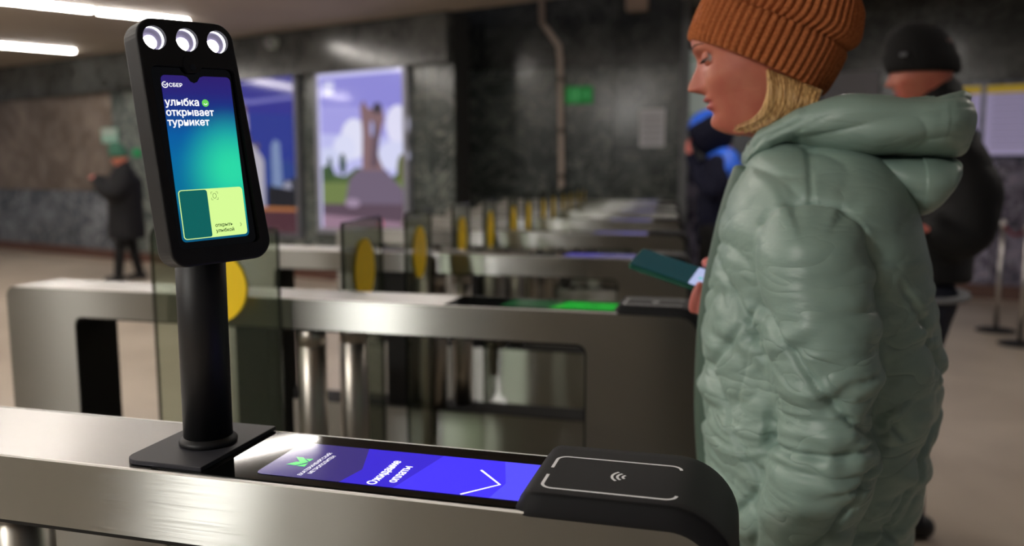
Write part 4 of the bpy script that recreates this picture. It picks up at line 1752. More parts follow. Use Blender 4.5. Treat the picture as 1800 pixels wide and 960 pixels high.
SEAM_T = seam([[(1262, 440), (1300, 520), (1352, 600)], [(1352, 470), (1300, 540), (1250, 620)], [(1245, 620), (1290, 700), (1345, 780), (1372, 800)],
               [(1372, 745), (1330, 780), (1280, 850), (1240, 900)], [(1540, 470), (1590, 540), (1645, 660)], [(1642, 690), (1590, 750), (1540, 820), (1500, 880), (1470, 930)],
               [(1521, 836), (1560, 890), (1590, 960)], [(1545, 700), (1500, 640), (1450, 560)], [(1262, 860), (1300, 920), (1340, 990), (1400, 1060)],
               [(1600, 1000), (1540, 1060), (1480, 1140)], [(1270, 1010), (1330, 1100), (1390, 1180)]], WY)
SEAM_Y = seam([[(1412, 262), (1408, 310), (1404, 356)]], WY)
TORSO = G.copy()

# near sleeve
SY = 1.125
srow = [(349, 1405, 1450), (353, 1385, 1470), (362, 1362, 1490), (382, 1345, 1508), (420, 1334, 1522), (470, 1331, 1531), (520, 1335, 1536), (580, 1343, 1538), (640, 1352, 1537),
        (700, 1362, 1541), (760, 1363, 1542), (800, 1357, 1540), (850, 1349, 1527), (900, 1342, 1505), (960, 1333, 1478), (1040, 1322, 1446), (1060, 1326, 1440)]
zz2 = []; x2 = []; x3 = []; yc2 = []; ry2 = []
for k, (y_, a_, b_) in enumerate(srow):
    pl = ony(a_, y_, SY); pr = ony(b_, y_, SY)
    zz2.append((pl.z + pr.z) / 2); x2.append(pl.x); x3.append(pr.x)
    yc2.append(np.interp(y_, [349, 420, 600, 1060], [1.175, 1.145, 1.12, 1.115]))
    ry2.append(np.interp(y_, [349, 353, 362, 382, 420, 600, 800, 1060], [0.02, 0.035, 0.05, 0.065, 0.078, 0.082, 0.080, 0.062]))
rev = lambda a: np.array(a)[::-1]
zz2, x2, x3, yc2, ry2 = map(rev, (zz2, x2, x3, yc2, ry2))
NR2, NC2 = 280, 200
zs2 = np.linspace(zz2[0], zz2[-1], NR2)
L2_ = cr(zz2, x2, zs2); R2_ = cr(zz2, x3, zs2); Y2_ = cr(zz2, yc2, zs2); H2_ = cr(zz2, ry2, zs2)
ths = np.linspace(0, 2 * np.pi, NC2, endpoint=False)
c_, s_ = sup(ths, 2.15)
G = np.zeros((NR2, NC2, 3))
G[..., 0] = ((L2_ + R2_) / 2)[:, None] + ((R2_ - L2_) / 2)[:, None] * c_
G[..., 1] = Y2_[:, None] + H2_[:, None] * s_
G[..., 2] = zs2[:, None]
SEAM_S = seam([[(1340, 560), (1395, 622), (1450, 690), (1500, 740), (1545, 772)], [(1540, 790), (1460, 790), (1355, 795)], [(1535, 830), (1500, 880), (1450, 930), (1400, 965)]], SY - 0.06)
SLEEVE = G.copy()
pts = [(0.135, 1.47, 1.245), (0.155, 1.53, 1.17), (0.165, 1.545, 1.07), (0.13, 1.53, 1.02), (0.07, 1.51, 1.045), (0.045, 1.495, 1.075)]
pp, rr = smooth_path(pts, [0.075, 0.08, 0.076, 0.068, 0.056, 0.044], 14)
FAR = tube_grid(pp, rr, 72, 6)
ARM = seam([[(1338, 392), (1350, 374), (1385, 357), (1430, 352), (1478, 362), (1512, 400), (1534, 460), (1540, 520)]], SY)


def coat_disp(co):
    z_ = co[:, 2]
    Lx = np.interp(z_, zs2, L2_); Rx = np.interp(z_, zs2, R2_); Yc = np.interp(z_, zs2, Y2_); Hy = np.interp(z_, zs2, H2_)
    u = (co[:, 0] - (Lx + Rx) / 2) / ((Rx - Lx) / 2); w_ = (co[:, 1] - Yc) / Hy
    rad = np.sqrt(u ** 2 + w_ ** 2)
    slm = np.clip((1.25 - rad) / 0.2, 0, 1) * (z_ < zs2[-1]) * (z_ > zs2[0] - 0.01) * np.clip((1.15 - co[:, 1]) / 0.03 + 0.6, 0, 1)
    fsl = (co[:, 1] > 1.50) * 1.0
    low = 1 / (1 + np.exp((z_ - 1.15) / 0.03))
    ht = seam_disp(co, SEAM_T, groove=0.008, ripple=0.0055, rf=62) * (0.15 + 0.85 * low)
    ht += seam_disp(co, SEAM_Y, groove=0.004, ripple=0.0012, puff=0.0, rf=40, w=0.003)
    ht += low * (0.011 * crease(co, (7, 25), -0.35, 2.0, warp=0.9) + 0.006 * crease(co, (14, 44), 0.3, 6.0, warp=0.9))
    ht += (1 - low) * (0.0085 * crease(co, (5, 18), -0.7, 5.0) + 0.0035 * crease(co, (9, 34), -0.5, 15.0))
    # gathers fanning out of the armpit towards the back
    cuff = 1 / (1 + np.exp((z_ - 0.905) / 0.008))
    mid_ = (1 / (1 + np.exp((z_ - 1.09 - 0.05 * u) / 0.03))) * (1 - 0.75 * cuff)
    top_ = 1 / (1 + np.exp(-(z_ - 1.12) / 0.03))
    hs = seam_disp(co, SEAM_S, groove=0.009, ripple=0.006, rf=55)
    hs += mid_ * (0.017 * crease(co, (6, 27), -0.2, 9.0, warp=0.9) + 0.007 * crease(co, (11, 52), 0.1, 19.0, warp=0.9))
    hs += top_ * (0.0085 * crease(co, (4.5, 17), -0.8, 14.0) + 0.003 * crease(co, (9, 36), -0.6, 24.0)) * np.clip(0.4 + 0.6 * u, 0.1, 1)
    hs += cuff * 0.005 * crease(co, (9, 14), -0.5, 3.0)
    h_ = ht * (1 - slm) + hs * slm
    d_, s_a = polydist(co[:, [0, 2]], ARM[0])
    near = (co[:, 1] < WY)
    h_ -= near * (0.0055 * np.exp(-(d_ / 0.004) ** 2)) * (z_ > 1.10)
    h_ += near * 0.003 * vnoise(np.stack([s_a * 60, d_ * 12, d_ * 0], 1)) * np.exp(-(d_ / 0.03) ** 2) * (z_ > 1.08)
    h_ += 0.004 * vnoise(co * np.array([9, 9, 7]) + 8.1)
    return h_


coat = blob('coat', [TORSO, SLEEVE, FAR], 0.0038, COAT, None, 'sage green padded coat with diagonal quilting and deep sleeve creases', 14, coat_disp)
coat.data.transform(Matrix.Translation(-wloc)); coat.parent = woman


def xloft(rows, Y, hwk, NRr=150, NCc=160, p=2.4, cavity=0.0):
    xs = []; zt_ = []; zb_ = []; hh = []
    for x_, a_, b_, h_ in rows:
        q = ony(x_, (a_ + b_) / 2, Y); t_ = ony(x_, a_, Y); b__ = ony(x_, b_, Y)
        xs.append(q.x); zt_.append(t_.z); zb_.append(b__.z); hh.append(h_)
    x = np.linspace(xs[0], xs[-1], NRr)
    T_ = cr(xs, zt_, x); B2 = cr(xs, zb_, x); Hh = cr(xs, hh, x)
    tt = np.linspace(0, 2 * np.pi, NCc, endpoint=False)
    c2, s2 = sup(tt, p)
    G_ = np.zeros((NRr, NCc, 3))
    G_[..., 0] = x[:, None]
    G_[..., 1] = Y + Hh[:, None] * c2
    G_[..., 2] = ((T_ + B2) / 2)[:, None] + ((T_ - B2) / 2)[:, None] * s2
    if cavity:
        k = np.exp(-(c2 / 0.55) ** 4) * (s2 > 0)
        env = np.clip((x - xs[0]) / 0.05, 0, 1) * np.clip((xs[-1] - x) / 0.06, 0, 1)
        G_[..., 2] -= cavity * k[None, :] * env[:, None]
    return G_


def puffed(G_, fn):
    P_ = G_.reshape(-1, 3); N_ = grid_normals(G_).reshape(-1, 3)
    ct = np.repeat(G_.mean(1), G_.shape[1], axis=0)
    s__ = np.sign(((P_ - ct) * N_).sum(1)); s__[s__ == 0] = 1
    N_ = N_ * s__[:, None]
    return (P_ + N_ * fn(P_)[:, None]).reshape(G_.shape)


hrow = [(1302, 268, 290, .035), (1308, 250, 296, .055), (1322, 232, 291, .072), (1345, 214, 278, .088), (1372, 199, 268, .102), (1400, 187, 266, .115), (1450, 171, 274, .132), (1500, 163, 282, .142),
        (1560, 163, 286, .146), (1610, 161, 285, .142), (1650, 157, 283, .128), (1674, 160, 281, .105), (1686, 172, 276, .08), (1691, 196, 262, .05)]
G = xloft(hrow, WY, 0, cavity=0.05)
SH = seam([[(1310, 262), (1345, 238), (1420, 208)]], WY - 0.1)
G = puffed(G, lambda P_: seam_disp(P_, SH, groove=0.003, ripple=0.002, puff=0.0) + 0.011 * crease(P_, (5, 16), 0.35, 21.0) + 0.004 * crease(P_, (8, 38), 0.3, 41.0) + 0.0035 * crease(P_, (26, 9), 0.3, 2.2) * (P_[:, 0] > PX2(1630, 220)[0])
           + 0.0035 * crease(P_, (20, 10), 0.7, 2.9) * (P_[:, 0] < PX2(1400, 220)[0]) + 0.003 * vnoise(P_ * 14))
wl('hood', grid_mesh('hood', G), COAT, 'thick rolled edge of the lowered hood')
prow = [(1492, 270, 284, .06), (1510, 272, 302, .085), (1530, 274, 322, .10), (1560, 276, 352, .115), (1590, 277, 374, .12), (1610, 278, 379, .12), (1640, 279, 366, .11), (1660, 280, 338, .095), (1672, 284, 312, .07), (1676, 290, 300, .04)]
G = xloft(prow, WY, 0, 110, 130)
G = puffed(G, lambda P_: 0.006 * crease(P_, (7, 14), -0.6, 31.0) + 0.0045 * crease(P_, (22, 6), 0.35, 7.0) * (P_[:, 0] > PX2(1600, 300)[0]) + 0.003 * vnoise(P_ * 12))
wl('hood_pouch', grid_mesh('hood_pouch', G), COAT, 'sagging back of the lowered hood')

# placket down the front edge
rowsP = []
for y_, x_ in ((300, 1303), (335, 1291), (375, 1279), (430, 1266), (500, 1251), (560, 1243), (640, 1238), (720, 1237), (800, 1242), (880, 1254), (960, 1270), (1080, 1282), (1200, 1284)):
    rowsP.append(ony(x_, y_, WY))
pp, rr = smooth_path([(p.x - 0.001, WY - 0.035, p.z) for p in rowsP], [(0.008, 0.016)] * len(rowsP), 6)
Gp = tube_grid(pp, rr, 20, 4)
Gp2 = np.array(Gp)
wl('front_placket', grid_mesh('front_placket', Gp2), COAT_D, 'darker green front placket')
# collar in front of the neck
pp, rr = smooth_path([tuple(ony(x, y, WY)) for x, y in ((1306, 300), (1300, 270), (1306, 246))], [(0.03, 0.05), (0.024, 0.05), (0.012, 0.04)], 6)

# head
sH = 0.965
nas = ony(1230, 110, WY)
pit = math.radians(11)
fv = Vector((-1, 0, 0)); f2_ = Vector((-math.cos(pit), 0, -math.sin(pit)))
ho = nas - f2_ * (0.0865 * sH)
hm, surf, ax = head_mesh('head', ho, (-1, 0, 0), pit, sH, neck=0.075)
hd = wl('head', hm, None)
hd.data.materials.clear() if False else None
holder = bpy.data.objects.new('face', None)
bpy.data.objects.remove(holder)


class _W:
    pass


def wparts(fn):
    """run a builder whose parts come out in world coordinates, then hang them on the head"""
    before = set(bpy.data.objects)
    fn()
    for o in set(bpy.data.objects) - before:
        o.data.transform(Matrix.Translation(-wloc))
        o.parent = hd


wparts(lambda: eye_parts(None, ho, ax, sH, surf, 0.75))

# hat
rc = ony(1326, 118, WY)
rd_ = Vector((0.913, 0, -0.408)).normalized(); au = Vector((0.408, 0, 0.913)).normalized()
NRIB = 58
cols = NRIB * 8
an = np.linspace(0, 2 * np.pi, cols, endpoint=False)


def hat_grid(prof, depth, A=0.1045, B=0.088, twist=0.0):
    rows_ = []
    hs = np.array([p[0] for p in prof]); rs = np.array([p[1] for p in prof]); sh = np.array([p[2] for p in prof])
    s = np.concatenate([[0], np.cumsum(np.hypot(np.diff(hs), np.diff(rs) * 0.1))])
    t = np.linspace(0, s[-1], 70)
    Hs = np.interp(t, s, hs); Rs = np.interp(t, s, rs); Sh = np.interp(t, s, sh)
    for _ in range(6):
        for arr in (Hs, Rs, Sh):
            arr[1:-1] = (arr[:-2] + 2 * arr[1:-1] + arr[2:]) / 4
    out = []
    for h_, r_, q in zip(Hs, Rs, Sh):
        rib = np.abs(np.sin(an * NRIB / 2 + twist * h_)) ** 0.7
        rr_ = r_ + (rib - 0.6) * depth / 0.095 * min(1, r_ * 1.3)
        pts = np.array(rc)[None, :] + np.array(au)[None, :] * h_ + np.array(rd_)[None, :] * (A * rr_ * np.cos(an) + q)[:, None] + np.array((0, 1, 0))[None, :] * (B * rr_ * np.sin(an))[:, None]
        out.append(pts)
    return np.array(out)


cuff_g = hat_grid([(0.004, 0.93, 0), (-0.002, 0.97, 0), (0.0, 1.02, 0), (0.01, 1.05, 0), (0.035, 1.07, 0), (0.060, 1.07, 0), (0.066, 1.05, 0), (0.067, 1.0, 0), (0.060, 0.93, 0)], 0.0070)
crown_g = hat_grid([(0.045, 0.88, 0.0), (0.058, 0.92, 0.001), (0.067, 0.965, 0.004), (0.078, 1.03, 0.009), (0.090, 1.045, 0.010), (0.105, 1.02, 0.008), (0.125, 0.93, 0.01), (0.143, 0.77, 0.01), (0.155, 0.57, 0.01), (0.163, 0.33, 0.01), (0.165, 0.06, 0.01)], 0.0075)
hat = wl('knitted_beanie', grid_mesh('knitted_beanie', crown_g), KNIT, 'rust orange ribbed knit beanie')
cuffm = grid_mesh('cuff', cuff_g)
wl('cuff', cuffm, KNIT, 'turned-up ribbed cuff', hat)

# hair
random.seed(11)
V = []; Fc = []


def strand(pts, r0):
    pp_, rr__ = smooth_path(pts, [r0 * 0.9, r0, r0 * 0.8, r0 * 0.25], 5)
    g_ = tube_grid(pp_, rr__, 6, 1)
    o = len(V)
    R, Cn, _ = g_.shape
    V.extend(map(tuple, g_.reshape(-1, 3)))
    for r in range(R - 1):
        for c in range(Cn):
            Fc.append((o + r * Cn + c, o + r * Cn + (c + 1) % Cn, o + (r + 1) * Cn + (c + 1) % Cn, o + (r + 1) * Cn + c))


for sgn in (-1, 1):
    for k in range(230):
        t = random.random()
        d = random.random()
        a0 = PX2(1346 + 92 * t, 132 + 34 * t); a1 = PX2(1350 + 75 * t + random.uniform(-4, 4), 172 + 16 * t)
        a2 = PX2(1334 + 78 * t ** 0.8 + random.uniform(-5, 5), 206 + 4 * t); a3 = PX2(1293 + 80 * t + random.uniform(-6, 8), 229 + random.uniform(-3, 8))
        yo = 0.071 + 0.006 * d
        strand([(a0[0], WY + sgn * (yo - 0.006 - 0.012 * t), a0[1]), (a1[0], WY + sgn * (yo + 0.004 - 0.008 * t), a1[1]), (a2[0], WY + sgn * (yo - 0.004 - 0.01 * t), a2[1]), (a3[0], WY + sgn * (yo - 0.016), a3[1])], 0.0019 + 0.0011 * random.random())
hair = mesh('hair', V, Fc)
hair.polygons.foreach_set('use_smooth', [True] * len(hair.polygons))
hr = wl('hair', hair, HAIRM, 'blond hair tucked into the collar')
hr['kind'] = 'stuff'

# the hand that holds the phone: fingers close on it from below, thumb over the far edge
PO = Vector((-0.177, 1.404, 1.153)); PL = Vector((0.95, -0.15, -0.28)).normalized(); PWv = Vector((0.23, 0.93, 0.30))
PWv = (PWv - PL * PWv.dot(PL)).normalized(); PN = PL.cross(PWv)
PF = Frame(PO, PL, PWv, PN)


def pf(l, w, n):
    return tuple(PF(l, w, n))


hg = []
wr = (0.040, 1.500, 1.085)
pp, rr = smooth_path([wr, tuple((Vector(wr) + Vector(pf(0.170, 0.05, -0.036))) / 2), pf(0.168, 0.045, -0.034), pf(0.145, 0.038, -0.030), pf(0.130, 0.034, -0.028)],
                     [(0.026, 0.021), (0.030, 0.020), (0.037, 0.018), (0.036, 0.015), (0.030, 0.012)], 5)
hg.append(tube_grid(pp, rr, 24, 4))
for l, r, ln in ((0.126, 0.0086, 0.0), (0.1425, 0.0090, 0.002), (0.159, 0.0087, 0.001), (0.1745, 0.0078, -0.003)):
    pp, rr = smooth_path([pf(l + 0.010, 0.046, -0.030), pf(l + 0.004, 0.018, -0.040), pf(l + 0.001, -0.006 - ln, -0.036), pf(l, -0.0135 - ln, -0.018), pf(l, -0.0105, 0.001), pf(l, -0.004, 0.0085)],
                         [r * 1.05, r * 1.05, r, r * 0.95, r * 0.85, r * 0.7], 5)
    hg.append(tube_grid(pp, rr, 16, 4))
pp, rr = smooth_path([pf(0.172, 0.062, -0.030), pf(0.158, 0.086, -0.012), pf(0.140, 0.086, 0.008), pf(0.124, 0.072, 0.0165), pf(0.116, 0.062, 0.0165)],
                     [0.016, 0.0135, 0.0115, 0.0105, 0.0085], 5)
hg.append(tube_grid(pp, rr, 16, 4))
o = blob('hand', hg, 0.0024, SKIN_PINK, None, 'far hand closed around the phone', 3)
o.data.transform(Matrix.Translation(-wloc)); o.parent = woman
# near hand, relaxed below the cuff
hg = hand_grids((0.028, 1.112, 0.735), (-0.12, 0.02, -0.99), (0.15, -0.98, 0), 0.92, 0.28, -1, 0.08, 0.3)
o = blob('hand', hg, 0.0028, SKIN_PINK, None, 'near hand hanging relaxed', 3)
o.data.transform(Matrix.Translation(-wloc)); o.parent = woman
# legs and boots, below the frame
PANTS = mat('dark_trousers', lin(34, 36, 44), 0.8)
BOOT = mat('black_boot', lin(24, 22, 22), 0.5)
lg = []
for yy in (1.245, 1.415):
    dx = 0.05 if yy < 1.3 else -0.05
    pp, rr = smooth_path([(0.16, yy, 0.72), (0.15 + dx * 0.4, yy, 0.45), (0.16 + dx, yy, 0.12)], [0.095, 0.068, 0.052], 8)
    lg.append(tube_grid(pp, rr, 24, 4))
pp, rr = smooth_path([(0.16, 1.25, 0.70), (0.16, 1.33, 0.74), (0.16, 1.41, 0.70)], [0.09, 0.1, 0.09], 6)
lg.append(tube_grid(pp, rr, 24, 4))
o = blob('trousers', lg, 0.01, PANTS, None, None, 2)
o.data.transform(Matrix.Translation(-wloc)); o.parent = woman
for yy in (1.245, 1.415):
    dx = 0.05 if yy < 1.3 else -0.05
    x = 0.16 + dx
    bgr = [tube_grid(*smooth_path([(x, yy, 0.22), (x + 0.005, yy, 0.12), (x, yy, 0.055)], [0.058, 0.052, 0.045], 6), 20, 3),
           tube_grid(*smooth_path([(x + 0.02, yy, 0.046), (x - 0.07, yy, 0.042), (x - 0.15, yy, 0.034)], [(0.045, 0.046), (0.044, 0.042), (0.034, 0.032)], 6), 20, 4)]
    o = blob('boot', bgr, 0.006, BOOT, None, None, 2)
    co = [v.co.z for v in o.data.vertices]
    for v in o.data.vertices:
        v.co.z = max(v.co.z, 0.0)
    o.data.transform(Matrix.Translation(-wloc)); o.parent = woman

# the phone
PHT = mat('phone_body_green', lin(30, 92, 76), 0.25, metal=0.5)
PHB = mat('phone_edge', lin(150, 160, 158), 0.2, metal=0.8)
phone = thing('phone', 'green edged smartphone held out by the woman, dark screen with a white card', 'phone', tuple(PO))


def rel(me):
    me.transform(Matrix.Translation(-PO)); return me


link('phone_body', rel(plate_me('phone_body', dedup(rrect(0, 0.150, 0, 0.073, 0.008, 6)), PF, -0.0085, -0.0005, bevel=0.002)), PHT, phone)
PSC = screen_mat('phone_dark_screen', lin(12, 52, 58), 1.0)
PCARD = screen_mat('phone_white_card', lin(176, 186, 226), 1.0)
scn = link('phone_screen', rel(plate_me('phone_screen', dedup(rrect(0.003, 0.147, 0.003, 0.070, 0.006, 6)), PF, -0.0006, 0.0002)), PSC, phone)
link('screen_card', rel(plate_me('screen_card', dedup(rrect(0.105, 0.145, 0.004, 0.069, 0.003, 4)), PF, 0.0002, 0.0004)), PCARD, scn)
TEAL = screen_mat('phone_teal', lin(90, 190, 190), 1.0)
link('card_icon', rel(plate_me('card_icon', arcp(0.118, 0.033, 0.004, 0, 345, 20), PF, 0.0004, 0.0006)), TEAL, scn)
link('camera_bump', rel(plate_me('camera_bump', dedup(rrect(0.006, 0.03, 0.008, 0.032, 0.006, 5)), Frame(PF(0, 0, -0.0085), PL, PWv, -PN), 0, 0.0015)), PHB, phone)

# ------------------------------------------------------------------ people further off


def figure(label, base, H, yaw, cols, arms, legs=(0.0, 0.0), bulk=1.0, coat_len=0.50, lean=0.0, hat='beanie', vox=0.016, head_pitch=0.15, group=None, drop=0.0, collar=0.0, hsc=1.0):
    """a clothed standing figure; yaw = heading of the face; arms = per side list of (f, l, z) shoulder..hand in fractions of H"""
    t = thing('person', label, 'person', (base[0], base[1], 0))
    if group:
        t['group'] = group
    fwd = Vector((math.cos(yaw), math.sin(yaw), 0)); lf = Vector((-math.sin(yaw), math.cos(yaw), 0))

    def q(f, l, z):
        return tuple((fwd * (f + lean * max(0, z - 0.5)) + lf * l) * H + Vector((0, 0, z * H)))
    MJ, MP, MS, MH, MK = cols
    B = bulk
    gs = []
    pp, rr = smooth_path([q(0, 0, coat_len), q(0, 0, 0.60), q(0, 0, 0.70), q(0, 0, 0.785), q(-0.005, 0, 0.825)],
                         [(0.075 * H * B, 0.105 * H * B), (0.070 * H * B, 0.100 * H * B), (0.072 * H * B, 0.108 * H * B), (0.062 * H * B, 0.112 * H * B), (0.045 * H, 0.07 * H)], 6)
    # orient ellipse: wide axis sideways
    G_ = []
    n = 40
    for c, (ra, rb) in zip(pp, rr):
        c = Vector(c)
        G_.append([tuple(c + fwd * ra * math.cos(2 * math.pi * k / n) + lf * rb * math.sin(2 * math.pi * k / n)) for k in range(n)])
    gs.append(np.array(G_))
    pp, rr = smooth_path([q(0.0, -0.01, 0.815), q(0.005, 0, 0.85)], [0.042 * H, 0.036 * H], 4)
    gs.append(tube_grid(pp, rr, 18, 4))
    if collar:
        pp, rr = smooth_path([q(-0.012, 0, 0.83), q(-0.010, 0, collar)], [0.052 * H, 0.047 * H], 4)
        gs.append(tube_grid(pp, rr, 20, 2))
    hands = []
    for pts in arms:
        P_ = [q(*p) for p in pts]
        pp, rr = smooth_path(P_, [0.047 * H * B, 0.042 * H * B, 0.036 * H * B, 0.028 * H * B][:len(P_)], 6)
        gs.append(tube_grid(pp, rr, 18, 4))
        hands.append((P_[-1], (Vector(P_[-1]) - Vector(P_[-2])).normalized()))
    jk = blob('jacket', gs, vox, MJ, t, None, 3, lambda c: 0.012 * crease(c, (4, 14), -0.2, base[0] * 3 + 1.0))
    gs = []
    for sg, st in ((1, legs[0]), (-1, legs[1])):
        pp, rr = smooth_path([q(0, sg * 0.05, 0.50), q(st * 0.5 + 0.01, sg * 0.052, 0.28), q(st, sg * 0.052, 0.045)], [0.058 * H, 0.042 * H, 0.034 * H], 7)
        gs.append(tube_grid(pp, rr, 18, 3))
    pp, rr = smooth_path([q(0, -0.045, 0.50), q(0, 0.045, 0.50)], [0.062 * H, 0.062 * H], 4)
    gs.append(tube_grid(pp, rr, 18, 4))
    blob('trousers', gs, vox, MP, t, None, 2)
    for sg, st in ((1, legs[0]), (-1, legs[1])):
        pp, rr = smooth_path([q(st - 0.03, sg * 0.052, 0.022), q(st + 0.04, sg * 0.054, 0.022), q(st + 0.085, sg * 0.056, 0.018)], [(0.024 * H, 0.026 * H), (0.024 * H, 0.026 * H), (0.018 * H, 0.022 * H)], 5)
        g_ = tube_grid(pp, rr, 16, 4); g_[..., 2] = np.maximum(g_[..., 2], 0.0)
        link('shoe', grid_mesh('shoe', g_), MS, t)
    for hp, hdv in hands:
        g_ = hand_grids(hp, hdv, Vector((0, 0, 1)) if abs(hdv.z) < 0.8 else fwd, 1.0, 0.45, 1, 0.1, 0.4)
        blob('hand', g_, 0.0045, SKIN_PINK, t, None, 2)
    ho_ = Vector(q(0.012 + 0.012, 0, 0.928))
    hm_, sf_, ax_ = head_mesh('head', ho_, fwd, head_pitch, H / 1.72, rows=70, cols=96, neck=0.06)
    hd_ = link('head', hm_, None, t)
    s_h = H / 1.72
    f2, sd, u2 = ax_
    for o_ in ():
        pass
    before = set(bpy.data.objects)
    eye_parts(hd_, ho_, ax_, s_h, sf_, 0.4)
    # headwear
    n = 72
    if hat == 'beanie':
        prof = [(0.022, 0.80), (0.018, 1.0), (0.03, 1.08), (0.06, 1.08), (0.066, 1.03), (0.085, 1.0), (0.11, 0.86), (0.13, 0.62), (0.14, 0.32), (0.143, 0.03)]
    else:
        prof = [(0.022, 0.80), (0.018, 1.0), (0.03, 1.10), (0.06, 1.10), (0.066, 1.05), (0.09, 1.02), (0.125, 0.90), (0.15, 0.66), (0.165, 0.40), (0.17, 0.05)]
    if hat != 'hood':
        rows_ = []
        for hh_, rr_ in prof:
            row = []
            for k in range(n * 2):
                a = math.pi * k / n
                rb_ = 1 + 0.02 * math.sin(a * 36)
                row.append(tuple(ho_ + (f2 * (0.100 * rr_ * rb_ * math.cos(a) - 0.004 - 0.1 * 0.0) + sd * (0.082 * rr_ * rb_ * math.sin(a)) + u2 * (hh_ * hsc - 0.012 - drop + 0.10 * (0.12 + 3 * drop) * math.cos(a) * rr_)) * s_h))
            rows_.append(row)
        link('knitted_hat', grid_mesh('knitted_hat', np.array(rows_)), MH, t)
    else:
        # hood: a shell round the head, open at the face
        V_ = []; F_ = []
        m = 26; nn = 30
        for sh_ in (1.0, 0.90):
            for i in range(m + 1):
                el = math.radians(-62 + 150 * i / m)
                for k in range(nn + 1):
                    az = math.radians(40 + 280 * k / nn)
                    cc_ = math.cos(el)
                    V_.append(ho_ + (f2 * (0.165 * cc_ * math.cos(az) + 0.025 * (1 if math.cos(az) > 0 else 0) * math.cos(az) - 0.004) + sd * 0.150 * cc_ * math.sin(az) + u2 * (0.175 * math.sin(el) - 0.010)) * s_h * sh_ + ho_ * (0))
        W_ = nn + 1; S_ = (m + 1) * W_
        for i in range(m):
            for k in range(nn):
                a = i * W_ + k
                F_.append((a, a + 1, a + W_ + 1, a + W_)); F_.append((S_ + a, S_ + a + W_, S_ + a + W_ + 1, S_ + a + 1))
            F_.append((i * W_, (i + 1) * W_, S_ + (i + 1) * W_, S_ + i * W_)); F_.append((i * W_ + nn, S_ + i * W_ + nn, S_ + (i + 1) * W_ + nn, (i + 1) * W_ + nn))
        V_ = [ho_ + (v_ - ho_) for v_ in V_]
        hme = mesh('hood', V_, F_)
        mi_ = []
        for f_ in hme.polygons:
            c_ = Vector((0, 0, 0))
            for vi in f_.vertices:
                c_ += Vector(V_[vi])
            c_ /= len(f_.vertices)
            rel_ = c_ - ho_
            mi_.append(1 if (rel_.dot(u2) > 0.10 * s_h) else 0)
        ho2 = link('hood', hme, [MH, MK], t, smooth=True)
        hme.polygons.foreach_set('material_index', mi_)
    return t, jk, q, fwd, lf


BLK = mat('black_jacket', lin(20, 20, 21), 0.7, spec=0.3)
NAVY = mat('navy_denim', lin(26, 28, 42), 0.8)
SHOE = mat('dark_shoe', lin(22, 20, 20), 0.5)
BKNIT = mat('black_knit', lin(14, 13, 14), 0.9)
CHAR = mat('charcoal_coat', lin(20, 20, 23), 0.8, spec=0.3)
GKNIT = mat('green_knit', lin(48, 92, 74), 0.9)
NVJ = mat('navy_jacket', lin(16, 18, 40), 0.8, spec=0.25)
BLUE = mat('bright_blue_panel', lin(48, 110, 240), 0.5)
GREYL = mat('pale_piping', lin(120, 122, 126), 0.6)

# man behind the woman
pm = dep(1610, 523, 2.82)
t, jk, q, fw_, lf_ = figure('man in black beanie and black jacket right behind the woman in sage green', (pm.x, pm.y), 1.775, math.radians(183),
    (BLK, NAVY, SHOE, BKNIT, BLK), [[(0.0, 0.095, 0.79), (-0.042, 0.13, 0.67), (-0.032, 0.14, 0.625), (0.005, 0.145, 0.632)], [(0.0, -0.095, 0.79), (-0.03, -0.12, 0.67), (0.02, -0.11, 0.61), (0.085, -0.05, 0.64)]],
    legs=(0.05, -0.02), bulk=1.22, coat_len=0.535, lean=-0.02, head_pitch=0.2, drop=0.036, collar=0.872, hsc=1.32)
g_ = []
n = 48
for z_, k_ in ((0.503, 1.0), (0.508, 1.015), (0.513, 1.0)):
    g_.append([tuple(Vector(q(0, 0, z_)) + fw_ * 0.075 * 1.775 * 1.17 * k_ * math.cos(2 * math.pi * k / n) + lf_ * 0.105 * 1.775 * 1.17 * k_ * math.sin(2 * math.pi * k / n)) for k in range(n)])
link('hem_piping', grid_mesh('hem_piping', np.array(g_)), GREYL, t, 'pale grey piping at the jacket hem')
bd_ = q(0.0625, 0.028, 0.945)
link('hat_badge', plate_me('hat_badge', dedup(rrect(-0.009, 0.009, -0.006, 0.006, 0.002, 3)), Frame(Vector(bd_) + lf_ * 0.034 + fw_ * 0.005, Vector(fw_), Vector((0, 0, 1)), lf_), -0.01, 0.002), GREYL, t, 'small pale badge on the beanie')

# person in the blue hood
pb_ = dep(1252, 400, 6.2)
t, jk, q, fw_, lf_ = figure('person in navy coat with raised blue hood, standing beyond the ends of the gates', (pb_.x, pb_.y), 1.71, math.radians(188),
    (NVJ, BKNIT, SHOE, NVJ, BLUE), [[(0.0, 0.10, 0.79), (0.0, 0.13, 0.68), (0.045, 0.10, 0.70), (0.10, 0.03, 0.82)], [(0.0, -0.10, 0.79), (-0.01, -0.12, 0.66), (0.03, -0.10, 0.58)]],
    legs=(0.03, -0.03), bulk=0.95, coat_len=0.44, hat='hood', head_pitch=0.55, vox=0.02)
# bright shoulder yoke
g_ = []
for z_, ra, rb in ((0.735, 0.080, 0.140), (0.77, 0.082, 0.140), (0.80, 0.078, 0.128), (0.835, 0.066, 0.10), (0.86, 0.04, 0.06)):
    g_.append([tuple(Vector(q(-0.032, 0, z_)) + fw_ * ra * 1.71 * math.cos(2 * math.pi * k / n) + lf_ * rb * 1.71 * math.sin(2 * math.pi * k / n)) for k in range(n)])
link('yoke', grid_mesh('yoke', np.array(g_)), BLUE, t, 'bright blue shoulder panel')

